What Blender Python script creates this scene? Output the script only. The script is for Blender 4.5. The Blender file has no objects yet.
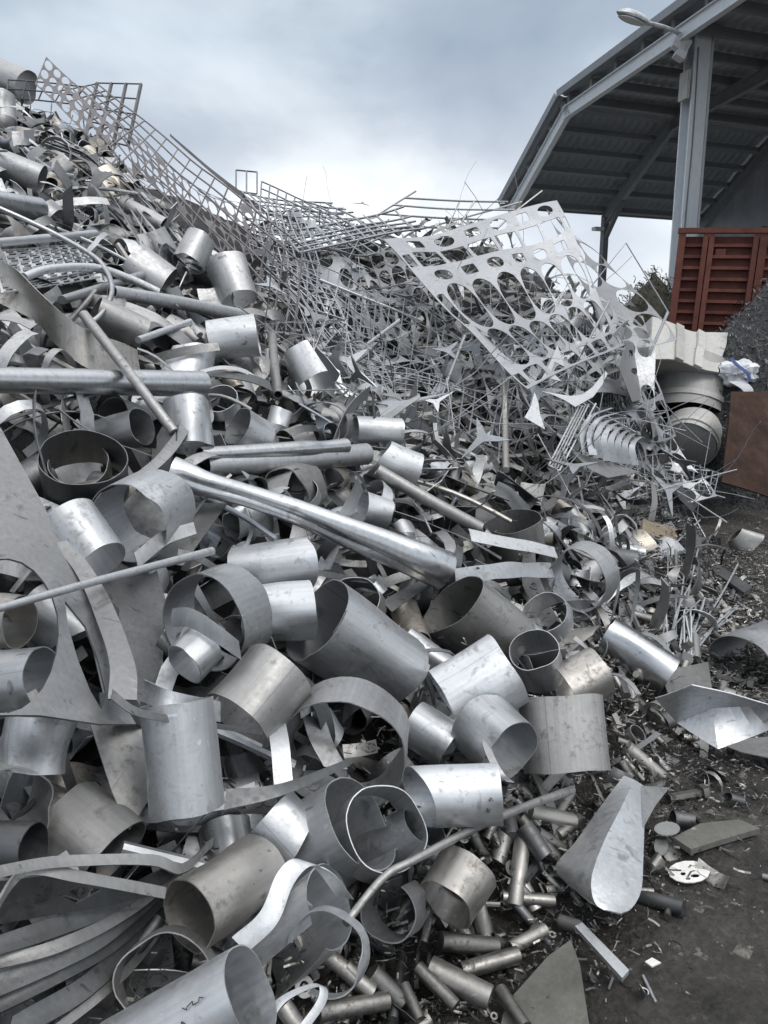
import bpy, bmesh, math, random
from mathutils import Vector, Matrix, noise, geometry
random.seed(7)
R = math.radians
scene = bpy.context.scene
COL = scene.collection

# ------------------------------------------------------------------ camera
F = 769.0
PITCH = R(12)
CP, SP = math.cos(PITCH), math.sin(PITCH)
CAM = Vector((0, 0, 1.6))
RIGHT = Vector((1, 0, 0)); UP = Vector((0, SP, CP)); FWD = Vector((0, CP, -SP))
cd = bpy.data.cameras.new('camera'); co = bpy.data.objects.new('camera', cd); COL.objects.link(co)
co.location = CAM; co.rotation_euler = (math.pi/2-PITCH, 0, 0)
cd.sensor_fit = 'VERTICAL'; cd.sensor_height = 32; cd.lens = 32*F/1024
cd.clip_start = .05; cd.clip_end = 2000
scene.camera = co

def lerp_tab(tab, v):
    if v <= tab[0][0]: return tab[0][1]
    for (a, fa), (b, fb) in zip(tab, tab[1:]):
        if v <= b: return fa+(fb-fa)*(v-a)/(b-a)
    return tab[-1][1]

# ------------------------------------------------------------------ the lie of the heap (metres)
TOE = [(0, -1.4), (.5, -.9), (1.5, -.12), (2.0, .5), (2.64, 1.0), (4.1, 1.95), (8.15, 3.55), (12, 5.1), (16, 6), (30, 6.5)]
def smin(a, b, k):
    h = max(k-abs(a-b), 0)/k
    return min(a, b)-h*h*k*.25
def toe_dist(x, y): return (lerp_tab(TOE, y)-x)*.9
def heap(x, y):
    s = toe_dist(x, y)
    if s <= -.4 or y > 17: return 0.0
    h = .62*s+.02 if s > 0 else 0
    h = smin(h, 4.25, 1.2)
    # second heap of fence panels and cut sheets
    cx = min(max(x, -2.2), 1.15)
    d = math.hypot((x-cx)*1.15, y-9.2)
    m2 = (3.15-.62*d)*min(1, max(0, s)/.9)
    h = max(h, m2)
    if y > 10.5: h -= (y-10.5)*.6
    return max(0, h)
def ray(px, py):
    x = px-384; u = 512-py
    return RIGHT*x+UP*u+FWD*F
_hc = {}
def hit(px, py):
    k = (round(px), round(py))
    if k in _hc: return _hc[k]
    d = ray(px, py)/F
    t = .7; step = .04; res = None
    while t < 60:
        p = CAM+d*t
        if p.z < heap(p.x, p.y): res = t; break
        t += step
        if t > 14: step = .3
    if res is None: res = 12.0
    lo, hi = res-step, res
    for _ in range(8):
        m = (lo+hi)/2; p = CAM+d*m
        if p.z < heap(p.x, p.y): hi = m
        else: lo = m
    _hc[k] = hi
    return hi
def at(px, py, D): return CAM+ray(px, py)*(D/F)
def W(px, py, off=0.0, D=None):
    return at(px, py, (hit(px, py) if D is None else D)-off)
def project(p):
    q = p-CAM; d = q.dot(FWD)
    if d <= .01: return None
    return 384+F*q.dot(RIGHT)/d, 512-F*q.dot(UP)/d, d

# ------------------------------------------------------------------ mesh helpers
def solid(V, Fc, th):
    n = [Vector((0, 0, 0)) for _ in V]
    ec = {}
    for f in Fc:
        a, b, c = V[f[0]], V[f[1]], V[f[2]]
        nn = (b-a).cross(c-a)
        if len(f) == 4: nn = nn+(c-a).cross(V[f[3]]-a)
        for i in f: n[i] += nn
        for i in range(len(f)):
            e = (f[i], f[(i+1) % len(f)])
            if (e[1], e[0]) in ec: del ec[(e[1], e[0])]
            else: ec[e] = 1
    N = len(V)
    V2 = [v+m.normalized()*(th*.5) if m.length > 0 else v.copy() for v, m in zip(V, n)]
    V3 = [v-m.normalized()*(th*.5) if m.length > 0 else v.copy() for v, m in zip(V, n)]
    F2 = list(Fc)+[tuple(i+N for i in reversed(f)) for f in Fc]
    for a, b in ec: F2.append((b, a, a+N, b+N))
    return V2+V3, F2
def grid_faces(nu, nv, closed=False):
    f = []
    cols = nu if closed else nu+1
    for i in range(nu):
        i2 = (i+1) % cols
        for j in range(nv):
            f.append((i*(nv+1)+j, i2*(nv+1)+j, i2*(nv+1)+j+1, i*(nv+1)+j+1))
    return f
def world(o): return world(o.parent) @ o.matrix_basis if o.parent else o.matrix_basis
def mesh_obj(name, V, Fc, mat, parent=None, matrix=None, smooth=True, angle=38, center=True):
    me = bpy.data.meshes.new(name)
    if matrix is None and center and V:
        c = Vector((0, 0, 0))
        for v in V: c += v
        c /= len(V)
        V = [v-c for v in V]; matrix = Matrix.Translation(c)
    me.from_pydata([tuple(v) for v in V], [], Fc)
    me.validate()
    if smooth:
        me.polygons.foreach_set('use_smooth', [True]*len(me.polygons))
        me.set_sharp_from_angle(angle=R(angle))
    me.update()
    if mat: me.materials.append(MAT[mat] if isinstance(mat, str) else mat)
    o = bpy.data.objects.new(name, me); COL.objects.link(o)
    if matrix is not None: o.matrix_world = matrix
    if parent:
        o.parent = parent
        o.matrix_parent_inverse = Matrix.Identity(4)
        o.matrix_basis = world(parent).inverted() @ (matrix if matrix is not None else Matrix.Identity(4))
    return o
HERO = []      # (short phrase, px, py)
def tag(o, label, cat, group=None, kind=None):
    if label: o['label'] = label
    if cat: o['category'] = cat
    if group: o['group'] = group
    if kind: o['kind'] = kind
    return o
def empty(name, loc, label=None, cat=None, group=None):
    o = bpy.data.objects.new(name, None); COL.objects.link(o); o.location = loc
    o.matrix_basis = Matrix.Translation(loc)
    o.empty_display_size = .1
    return tag(o, label, cat, group)
class MB:
    def __init__(s): s.V = []; s.F = []
    def add(s, V, Fc):
        n = len(s.V); s.V += [Vector(v) for v in V]; s.F += [tuple(i+n for i in f) for f in Fc]; return s
    def box(s, c, ax, ay, az):     # centre, half-axis vectors
        c = Vector(c); P = []
        for i in (-1, 1):
            for j in (-1, 1):
                for k in (-1, 1): P.append(c+ax*i+ay*j+az*k)
        fs = [(0, 1, 3, 2), (4, 6, 7, 5), (0, 4, 5, 1), (2, 3, 7, 6), (0, 2, 6, 4), (1, 5, 7, 3)]
        if ax.cross(ay).dot(az) < 0: fs = [tuple(reversed(f)) for f in fs]
        return s.add(P, fs)
    def bar(s, a, b, w, h, up=Vector((0, 0, 1))):
        a = Vector(a); b = Vector(b); d = (b-a); L = d.length
        if L < 1e-6: return s
        d /= L; x = d.cross(up)
        if x.length < 1e-3: x = d.cross(Vector((1, 0, 0)))
        x.normalize(); y = x.cross(d)
        return s.box((a+b)/2, d*(L/2), x*(w/2), y*(h/2))
    def tube(s, pts, rr, n=8, cap=True, sq=1.0):
        V, Fc = sweep(pts, rr, n, cap, sq); return s.add(V, Fc)
    def build(s, name, mat, parent=None, **k): return mesh_obj(name, s.V, s.F, mat, parent, **k)
def catmull(P, n=6):
    out = []
    Q = [P[0]*2-P[1]]+list(P)+[P[-1]*2-P[-2]]
    for i in range(1, len(Q)-2):
        a, b, c, d = Q[i-1:i+3]
        for k in range(n):
            t = k/n
            out.append(.5*((2*b)+(c-a)*t+(2*a-5*b+4*c-d)*t*t+(3*b-a-3*c+d)*t**3))
    out.append(P[-1]); return out
def sweep(P, rr, n=8, cap=True, sq=1.0):
    if not isinstance(rr, (list, tuple)): rr = [rr]*len(P)
    V = []; Fc = []; x = None
    for i, p in enumerate(P):
        d = (P[min(i+1, len(P)-1)]-P[max(i-1, 0)])
        if d.length < 1e-9: d = Vector((0, 0, 1))
        d.normalize()
        if x is None:
            x = d.cross(Vector((0.13, .31, .94)))
            if x.length < 1e-3: x = d.cross(Vector((1, 0, 0)))
        x = x-d*x.dot(d); x.normalize(); y = d.cross(x)
        for k in range(n):
            a = 2*math.pi*k/n
            V.append(p+(x*math.cos(a)+y*(math.sin(a)*sq))*rr[i])
    m = len(P)
    for i in range(m-1):
        for k in range(n):
            k2 = (k+1) % n
            Fc.append((i*n+k, i*n+k2, (i+1)*n+k2, (i+1)*n+k))
    if cap:
        Fc.append(tuple(range(n-1, -1, -1))); Fc.append(tuple((m-1)*n+k for k in range(n)))
    return V, Fc

# ------------------------------------------------------------------ materials
MAT = {}
def nodes(name):
    m = bpy.data.materials.new(name); m.use_nodes = True
    nt = m.node_tree; b = nt.nodes['Principled BSDF']; MAT[name] = m
    return m, nt, b
class NT:
    def __init__(s, nt): s.nt = nt
    def n(s, t, **k):
        x = s.nt.nodes.new(t)
        for a, v in k.items():
            if a.startswith('i_'):
                key = a[2:]
                key = int(key) if key.isdigit() else key.replace('_', ' ')
                x.inputs[key].default_value = v
            else: setattr(x, a, v)
        return x
    def l(s, a, b): s.nt.links.new(a, b)
    def ramp(s, src, stops):
        r = s.n('ShaderNodeValToRGB')
        e = r.color_ramp.elements
        while len(e) > 1: e.remove(e[-1])
        e[0].position = stops[0][0]; e[0].color = stops[0][1]
        for p, c in stops[1:]:
            q = e.new(p); q.color = c
        s.l(src, r.inputs[0]); return r
def g(v, t=(1, 1, 1)): return (v*t[0], v*t[1], v*t[2], 1)
def steel(name, lo, hi, rough=(.32, .55), metal=1.0, tint=(.97, 1.0, 1.035), stain=.5, seam=False, stain_col=(.09, .08, .07), streak=True, bump=.12):
    m, nt, b = nodes(name); N = NT(nt)
    tc = N.n('ShaderNodeTexCoord'); oi = N.n('ShaderNodeObjectInfo')
    sc = N.n('ShaderNodeVectorMath', operation='MULTIPLY_ADD')
    comb = N.n('ShaderNodeCombineXYZ')
    for i in range(3): N.l(oi.outputs['Random'], comb.inputs[i])
    N.l(comb.outputs[0], sc.inputs[0]); sc.inputs[1].default_value = (37, 71, 53); N.l(tc.outputs['Object'], sc.inputs[2])
    vec = sc.outputs[0]
    big = N.n('ShaderNodeTexNoise', i_Scale=5.5, i_Detail=7, i_Roughness=.62); N.l(vec, big.inputs['Vector'])
    fine = N.n('ShaderNodeTexNoise', i_Scale=46, i_Detail=5, i_Roughness=.7); N.l(vec, fine.inputs['Vector'])
    mp = N.n('ShaderNodeMapping'); mp.inputs['Scale'].default_value = (90, 90, 3); N.l(vec, mp.inputs['Vector'])
    stk = N.n('ShaderNodeTexNoise', i_Scale=1, i_Detail=3); N.l(mp.outputs[0], stk.inputs['Vector'])
    base = N.ramp(big.outputs['Fac'], [(.28, g(lo, tint)), (.72, g(hi, tint))])
    # per-piece tone
    mr = N.n('ShaderNodeMapRange'); mr.inputs[3].default_value = .78; mr.inputs[4].default_value = 1.12
    N.l(oi.outputs['Random'], mr.inputs[0])
    mul = N.n('ShaderNodeMix', data_type='RGBA', blend_type='MULTIPLY'); mul.inputs[0].default_value = 1
    N.l(base.outputs[0], mul.inputs[6]); N.l(mr.outputs[0], mul.inputs[7])
    col = mul.outputs[2]
    st = N.n('ShaderNodeMix', data_type='RGBA', blend_type='MULTIPLY'); st.inputs[0].default_value = 1
    sr = N.ramp(stk.outputs['Fac'], [(.33, g(.91)), (.67, g(1.04))])
    N.l(col, st.inputs[6]); N.l(sr.outputs[0], st.inputs[7]); col = st.outputs[2]
    # blotches of grime and dried oil
    gr = N.n('ShaderNodeMath', operation='MULTIPLY'); N.l(big.outputs['Fac'], gr.inputs[0]); N.l(fine.outputs['Fac'], gr.inputs[1])
    gm = N.ramp(gr.outputs[0], [(.30, (0, 0, 0, 1)), (.42, (stain, stain, stain, 1))])
    mx = N.n('ShaderNodeMix', data_type='RGBA'); N.l(gm.outputs[0], mx.inputs[0]); N.l(col, mx.inputs[6]); mx.inputs[7].default_value = (*stain_col, 1)
    col = mx.outputs[2]
    if metal > .5:
        sp = N.n('ShaderNodeTexNoise', i_Scale=19, i_Detail=4, i_Roughness=.6, i_Distortion=.6); N.l(vec, sp.inputs['Vector'])
        spr = N.ramp(sp.outputs['Fac'], [(.60, (0, 0, 0, 1)), (.72, (.62, .62, .62, 1))])
        mk = N.n('ShaderNodeMix', data_type='RGBA'); N.l(spr.outputs[0], mk.inputs[0]); N.l(col, mk.inputs[6]); mk.inputs[7].default_value = g(lo*.42, (1.0, .96, .92)); col = mk.outputs[2]
        for rot, dark in (((.3, .9, .4), .45), ((1.2, .2, 2.1), 1.25)):
            m3 = N.n('ShaderNodeMapping'); m3.inputs['Scale'].default_value = (2.2, 75, 30); m3.inputs['Rotation'].default_value = rot; N.l(vec, m3.inputs['Vector'])
            n3 = N.n('ShaderNodeTexNoise', i_Scale=1, i_Detail=2, i_Distortion=.3); N.l(m3.outputs[0], n3.inputs['Vector'])
            r3 = N.ramp(n3.outputs['Fac'], [(.70, (0, 0, 0, 1)), (.74, (.7, .7, .7, 1))])
            k3 = N.n('ShaderNodeMix', data_type='RGBA'); N.l(r3.outputs[0], k3.inputs[0]); N.l(col, k3.inputs[6]); k3.inputs[7].default_value = g(min(.9, lo*dark), tint); col = k3.outputs[2]
    bump_h = N.n('ShaderNodeMath', operation='MULTIPLY_ADD'); N.l(fine.outputs['Fac'], bump_h.inputs[0]); bump_h.inputs[1].default_value = .25; N.l(big.outputs['Fac'], bump_h.inputs[2])
    hsrc = bump_h.outputs[0]
    if seam:
        sx = N.n('ShaderNodeSeparateXYZ'); N.l(tc.outputs['Object'], sx.inputs[0])
        at2 = N.n('ShaderNodeMath', operation='ARCTAN2'); N.l(sx.outputs[1], at2.inputs[0]); N.l(sx.outputs[0], at2.inputs[1])
        sb = N.n('ShaderNodeMath', operation='MULTIPLY_ADD'); N.l(oi.outputs['Random'], sb.inputs[0]); sb.inputs[1].default_value = -5.0; sb.inputs[2].default_value = 2.5
        ad = N.n('ShaderNodeMath', operation='SUBTRACT'); N.l(at2.outputs[0], ad.inputs[0]); N.l(sb.outputs[0], ad.inputs[1])
        ab = N.n('ShaderNodeMath', operation='ABSOLUTE'); N.l(ad.outputs[0], ab.inputs[0])
        se = N.ramp(ab.outputs[0], [(.0, (.5, .5, .5, 1)), (.012, (.5, .5, .5, 1)), (.02, (.0, .0, .0, 1))])
        m2 = N.n('ShaderNodeMix', data_type='RGBA'); N.l(se.outputs[0], m2.inputs[0]); N.l(col, m2.inputs[6]); m2.inputs[7].default_value = g(lo*.6, tint)
        col = m2.outputs[2]
    N.l(col, b.inputs['Base Color'])
    b.inputs['Metallic'].default_value = metal
    if metal < .3: b.inputs['Specular IOR Level'].default_value = .2
    mm = N.n('ShaderNodeMath', operation='MULTIPLY_ADD'); N.l(gm.outputs[0], mm.inputs[0]); mm.inputs[1].default_value = -.6; mm.inputs[2].default_value = metal
    N.l(mm.outputs[0], b.inputs['Metallic'])
    rr = N.n('ShaderNodeMapRange'); rr.inputs[1].default_value = .3; rr.inputs[2].default_value = .7
    rr.inputs[3].default_value = rough[0]; rr.inputs[4].default_value = rough[1]
    N.l(fine.outputs['Fac'], rr.inputs[0]); N.l(rr.outputs[0], b.inputs['Roughness'])
    bp = N.n('ShaderNodeBump'); bp.inputs['Strength'].default_value = bump; bp.inputs['Distance'].default_value = .02
    N.l(hsrc, bp.inputs['Height']); N.l(bp.outputs[0], b.inputs['Normal'])
    return m
steel('steel_satin', .44, .52, (.44, .60), seam=True, stain=.6)
steel('steel_pale', .56, .65, (.46, .62), stain=.5, seam=True)
steel('steel_blue', .36, .45, (.44, .6), tint=(.92, .99, 1.1), stain=.5, seam=True)
steel('steel_straw', .36, .46, (.42, .6), tint=(1.07, 1.0, .88), stain=.8, stain_col=(.11, .075, .045))
steel('steel_dull', .31, .40, (.50, .66), tint=(1.0, 1.0, .99), stain=.7, seam=True)
steel('steel_dark', .13, .20, (.48, .66), stain=.5)
steel('steel_polished', .50, .60, (.25, .40), stain=.4, bump=.06)
steel('steel_warm', .38, .48, (.44, .62), tint=(1.03, 1.0, .95), stain=.8, stain_col=(.10, .08, .06))
steel('sheet_bright', .50, .60, (.50, .64), stain=.4, bump=.06)
steel('sheet_grey', .38, .46, (.50, .64), tint=(.99, 1, 1.02), stain=.5)
steel('sheet_white', .66, .78, (.46, .60), stain=.45, bump=.06)
steel('plate_grey', .24, .29, (.48, .62), tint=(.98, 1, 1.03), stain=.4, bump=.05)
steel('cut_grey', .33, .41, (.48, .62), tint=(.97, 1, 1.05), stain=.35, bump=.04)
steel('fence_metal', .40, .50, (.48, .64), tint=(.96, 1, 1.06), stain=.4, bump=.05)
steel('fence_brown', .12, .19, (.5, .7), metal=.7, tint=(1.03, .98, 1.02), stain=.5)
steel('bolt_metal', .15, .32, (.36, .58), tint=(1.02, 1, .95), stain=.9, stain_col=(.03, .028, .026))
steel('container_red', .06, .12, (.5, .75), metal=.0, tint=(1.68, .64, .50), stain=.95, stain_col=(.055, .035, .028))
steel('rusty_plate', .012, .042, (.6, .85), metal=.1, tint=(1.35, .72, .52), stain=.5, stain_col=(.075, .06, .052))
steel('beam_paint', .56, .64, (.45, .6), metal=.1, tint=(.94, 1, 1.06), stain=.3, bump=.03)
steel('roof_sheet', .30, .36, (.5, .7), metal=.15, tint=(.92, 1, 1.08), stain=.3, bump=.03)
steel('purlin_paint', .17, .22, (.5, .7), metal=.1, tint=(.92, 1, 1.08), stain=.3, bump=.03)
steel('tank_steel', .42, .52, (.42, .55), metal=.15, tint=(1.0, 1.0, .97), stain=.6)
steel('white_paint', .40, .54, (.45, .65), metal=.05, tint=(1, 1, .97), stain=.7, stain_col=(.25, .18, .11), bump=.05)
steel('stone_slab', .09, .19, (.7, .9), metal=0, tint=(1.0, 1.0, .92), stain=.4, stain_col=(.05, .05, .045), bump=.3)
def simple(name, col, rough=.7, metal=0, scale=8, var=.35, bump=.2):
    m, nt, b = nodes(name); N = NT(nt)
    tc = N.n('ShaderNodeTexCoord'); ns = N.n('ShaderNodeTexNoise', i_Scale=scale, i_Detail=8, i_Roughness=.65); N.l(tc.outputs['Object'], ns.inputs['Vector'])
    r = N.ramp(ns.outputs['Fac'], [(.3, (col[0]*(1-var), col[1]*(1-var), col[2]*(1-var), 1)), (.7, (col[0]*(1+var), col[1]*(1+var), col[2]*(1+var), 1))])
    N.l(r.outputs[0], b.inputs['Base Color']); b.inputs['Roughness'].default_value = rough; b.inputs['Metallic'].default_value = metal
    bp = N.n('ShaderNodeBump'); bp.inputs['Strength'].default_value = bump; bp.inputs['Distance'].default_value = .03
    N.l(ns.outputs['Fac'], bp.inputs['Height']); N.l(bp.outputs[0], b.inputs['Normal']); return m
simple('mound_gap_shade', (.022, .022, .024), .8, .2, 14, .5, .6)  # near-black colour paints in the shade deep between the pieces
simple('turnings', (.055, .056, .06), .5, .6, 30, .7, 1.0)
simple('ink', (.02, .02, .025), .6)
simple('leaf', (.060, .057, .042), .7, 0, 3, .5)
simple('bark', (.08, .06, .045), .9)
simple('white_cloth', (.62, .64, .68), .8, 0, 10, .15)
simple('blue_cloth', (.07, .10, .25), .8)
simple('lamp_grey', (.42, .44, .46), .5, .3)
simple('lens_glass', (.55, .57, .58), .25, 0, 4, .1)
simple('paper_white', (.66, .66, .64), .8, 0, 12, .2)
simple('grit', (.12, .115, .105), .85, 0, 60, .75)
simple('concrete', (.36, .35, .33), .9, 0, 3, .2)  # pale colour of the unseen floor that bounces light up
simple('wood_tan', (.20, .165, .12), .8, 0, 10, .3)
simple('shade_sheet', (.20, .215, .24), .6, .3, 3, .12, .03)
def ground_mat():
    m, nt, b = nodes('dirt'); N = NT(nt)
    tc = N.n('ShaderNodeTexCoord'); v = tc.outputs['Object']
    a = N.n('ShaderNodeTexNoise', i_Scale=1.3, i_Detail=10, i_Roughness=.72); N.l(v, a.inputs['Vector'])
    f = N.n('ShaderNodeTexNoise', i_Scale=34, i_Detail=8, i_Roughness=.75); N.l(v, f.inputs['Vector'])
    vo = N.n('ShaderNodeTexVoronoi', i_Scale=60); N.l(v, vo.inputs['Vector'])
    r = N.ramp(a.outputs['Fac'], [(.30, (.036, .033, .030, 1)), (.50, (.078, .072, .067, 1)), (.68, (.17, .16, .15, 1))])
    r2 = N.ramp(f.outputs['Fac'], [(.3, g(.4)), (.6, g(1.1)), (.70, g(2.6)), (.8, g(4.0))])
    mx = N.n('ShaderNodeMix', data_type='RGBA', blend_type='MULTIPLY'); mx.inputs[0].default_value = 1
    N.l(r.outputs[0], mx.inputs[6]); N.l(r2.outputs[0], mx.inputs[7]); N.l(mx.outputs[2], b.inputs['Base Color'])
    rr = N.ramp(a.outputs['Fac'], [(.38, g(.40)), (.58, g(.9))]); N.l(rr.outputs[0], b.inputs['Roughness'])
    h = N.n('ShaderNodeMath', operation='MULTIPLY_ADD'); N.l(f.outputs['Fac'], h.inputs[0]); h.inputs[1].default_value = .6; N.l(a.outputs['Fac'], h.inputs[2])
    h2 = N.n('ShaderNodeMath', operation='MULTIPLY_ADD'); N.l(vo.outputs['Distance'], h2.inputs[0]); h2.inputs[1].default_value = -.25; N.l(h.outputs[0], h2.inputs[2])
    bp = N.n('ShaderNodeBump'); bp.inputs['Strength'].default_value = 1.0; bp.inputs['Distance'].default_value = .09
    N.l(h2.outputs[0], bp.inputs['Height']); N.l(bp.outputs[0], b.inputs['Normal'])
ground_mat()

# ------------------------------------------------------------------ sky and light
SUN_EL, SUN_AZ = R(55), R(138)      # azimuth clockwise from +Y (right and a little behind the camera)
w = bpy.data.worlds.new('World'); scene.world = w; w.use_nodes = True
nt = w.node_tree; N = NT(nt); nt.nodes.clear()
out = N.n('ShaderNodeOutputWorld'); sky = N.n('ShaderNodeTexSky', sky_type='NISHITA', sun_disc=False)
sky.sun_elevation = SUN_EL; sky.sun_rotation = SUN_AZ
b1 = N.n('ShaderNodeBackground'); b1.inputs[1].default_value = .09; N.l(sky.outputs[0], b1.inputs[0])
tc = N.n('ShaderNodeTexCoord'); sx = N.n('ShaderNodeSeparateXYZ'); N.l(tc.outputs['Generated'], sx.inputs[0])
zc = N.n('ShaderNodeMath', operation='MAXIMUM'); N.l(sx.outputs[2], zc.inputs[0]); zc.inputs[1].default_value = 0.0
mp = N.n('ShaderNodeMapping'); mp.inputs['Scale'].default_value = (1.0, 1.0, 1.7); mp.inputs['Location'].default_value = (.35, 1.1, .2); N.l(tc.outputs['Generated'], mp.inputs[0])
cn = N.n('ShaderNodeTexNoise', i_Scale=2.9, i_Detail=8, i_Roughness=.5, i_Distortion=.2); N.l(mp.outputs[0], cn.inputs['Vector'])
# cloud brightness: bright band low, grey-blue above, brighter overhead
el = N.ramp(zc.outputs[0], [(0.0, (.92, .94, .96, 1)), (.16, (.86, .89, .92, 1)), (.225, (.62, .66, .71, 1)), (.33, (.46, .53, .60, 1)), (.5, (.54, .58, .63, 1)), (.75, (1.0, 1.0, 1.0, 1)), (1.0, (1.0, 1.0, 1.0, 1))])
cr = N.ramp(cn.outputs['Fac'], [(.30, (.66, .69, .76, 1)), (.46, (.90, .92, .95, 1)), (.56, (1.2, 1.19, 1.17, 1)), (.70, (1.55, 1.5, 1.45, 1))])
ml = N.n('ShaderNodeMix', data_type='RGBA', blend_type='MULTIPLY'); ml.inputs[0].default_value = 1
N.l(el.outputs[0], ml.inputs[6]); N.l(cr.outputs[0], ml.inputs[7])
zen = N.n('ShaderNodeMapRange'); zen.inputs[1].default_value = .5; zen.inputs[2].default_value = .9; zen.inputs[3].default_value = 1.0; zen.inputs[4].default_value = 1.45
N.l(zc.outputs[0], zen.inputs[0])
b2 = N.n('ShaderNodeBackground'); N.l(ml.outputs[2], b2.inputs[0]); N.l(zen.outputs[0], b2.inputs[1])
mxs = N.n('ShaderNodeMixShader'); mxs.inputs[0].default_value = .86
N.l(b1.outputs[0], mxs.inputs[1]); N.l(b2.outputs[0], mxs.inputs[2]); N.l(mxs.outputs[0], out.inputs[0])
sl = bpy.data.lights.new('sun', 'SUN'); sl.energy = 1.25; sl.angle = R(18); sl.color = (1, .965, .91)
so = bpy.data.objects.new('sun', sl); COL.objects.link(so)
sd = Vector((math.sin(SUN_AZ)*math.cos(SUN_EL), math.cos(SUN_AZ)*math.cos(SUN_EL), math.sin(SUN_EL)))
so.rotation_euler = sd.to_track_quat('Z', 'Y').to_euler()
scene.view_settings.view_transform = 'Standard'; scene.view_settings.look = 'None'
scene.view_settings.exposure = 0.30; scene.view_settings.gamma = 1
scene.cycles.max_bounces = 6; scene.cycles.diffuse_bounces = 3; scene.cycles.glossy_bounces = 4

# ------------------------------------------------------------------ scrap piece builders
def fr(axis):
    z = axis.normalized(); x = RIGHT-z*RIGHT.dot(z)
    if x.length < .35: x = UP-z*UP.dot(z)
    x.normalize(); return x, z.cross(x), z
def tube_mesh(L, rad, arc=360, roll=0, r2=1, sq=1, cutA=0, cutB=0, cphi=0, dent=.03, th=.003, spiral=0, seed=0, nu=44, nv=8, crush=.9, tear=0):
    closed = arc >= 360 and not spiral
    dr = random.Random(int(seed*131)+17); DN = [(dr.uniform(0, 6.28), dr.uniform(.25, .6), dr.choice([0, .1, .5, .9, 1]), dr.uniform(.2, .5), dr.uniform(-.03, .20)*crush) for _ in range(3)]
    V = []
    for i in range(nu if closed else nu+1):
        for j in range(nv+1):
            v = j/nv; t = R(roll)+R(arc)*i/nu*(1-tear*v)
            rr = rad*(1+(r2-1)*v)*(1-spiral*i/nu)
            x, y = math.cos(t), math.sin(t)
            p = Vector((x*1.3, y*1.3, v*L/rad*.6+seed*7.3))
            rr *= 1+dent*1.3*noise.noise(p)*2
            for t0, wt, v0, wv, am in DN:
                dt = (t-t0+math.pi) % (2*math.pi)-math.pi; rr *= 1-am*math.exp(-(dt/wt)**2-((v-v0)/wv)**2)
            if v in (0.0, 1.0): rr *= 1+.012*noise.noise(Vector((x*4, y*4, seed+v*9)))
            z = L*v+rad*.07*noise.noise(Vector((x*1.1, y*1.1, seed*3.1+v*17)))*(1 if v < .01 or v > .99 else 0)+rad*math.cos(t-R(cphi))*(cutA*(1-v)+cutB*v)
            V.append(Vector((x*rr, y*rr*sq, z)))
    return solid(V, grid_faces(nu, nv, closed), th)
_sd = [0]
def tube(name, label, A, B, r, k=.3, ln=None, off=.1, cat='tube', mat='steel_satin', D=None, group=None, short=None, **kw):
    _sd[0] += 1
    d = (hit(*A) if D is None else D)-off
    a = at(A[0], A[1], d)
    Lp = math.hypot(B[0]-A[0], B[1]-A[1])*d/F
    if ln: dz = math.sqrt(max(ln*ln-Lp*Lp, 0))*(1 if k >= 0 else -1)
    else: dz = Lp*k/math.sqrt(max(1-k*k, .02))
    b = at(B[0], B[1], d+dz)
    x, y, z = fr(b-a); rad = r*d/F; kw.setdefault('sq', .93+.1*((_sd[0]*37) % 10)/10)
    V, Fc = tube_mesh((b-a).length, rad, seed=_sd[0], **kw)
    M = Matrix((x, y, z)).transposed().to_4x4(); M.translation = a
    o = mesh_obj(name, V, Fc, mat, matrix=M)
    tag(o, label, cat, group); HERO.append((short, (A[0]+B[0])/2, (A[1]+B[1])/2, r)); o['_'] = 1
    del o['_']
    o_info[o.name] = ((b-a).length, rad, kw)
    return o
o_info = {}
def rod(name, label, pts, r, cat='rod', mat='steel_satin', hollow=False, sm=5, n=12, sq=1, short=None, off=.12, group=None, D=None):
    P = []; rr = []
    for q in pts:
        px, py = q[:2]; o_ = q[2] if len(q) > 2 and q[2] is not None else off
        d = (hit(px, py) if D is None else D)-o_
        P.append(at(px, py, d)); rr.append((q[3] if len(q) > 3 else r)*d/F)
    if sm and len(P) > 2:
        R3 = [Vector((v, 0, 0)) for v in rr]
        P = catmull(P, sm); rr = [max(v.x, .0005) for v in catmull(R3, sm)]
    if hollow:
        V, Fc = sweep(P, rr, n, False, sq); V, Fc = solid(V, Fc, min(.004, rr[0]*.2))
    else: V, Fc = sweep(P, rr, n, True, sq)
    o = mesh_obj(name, V, Fc, mat)
    tag(o, label, cat, group)
    m = pts[len(pts)//2]; HERO.append((short, m[0], m[1], 10)); return o
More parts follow.
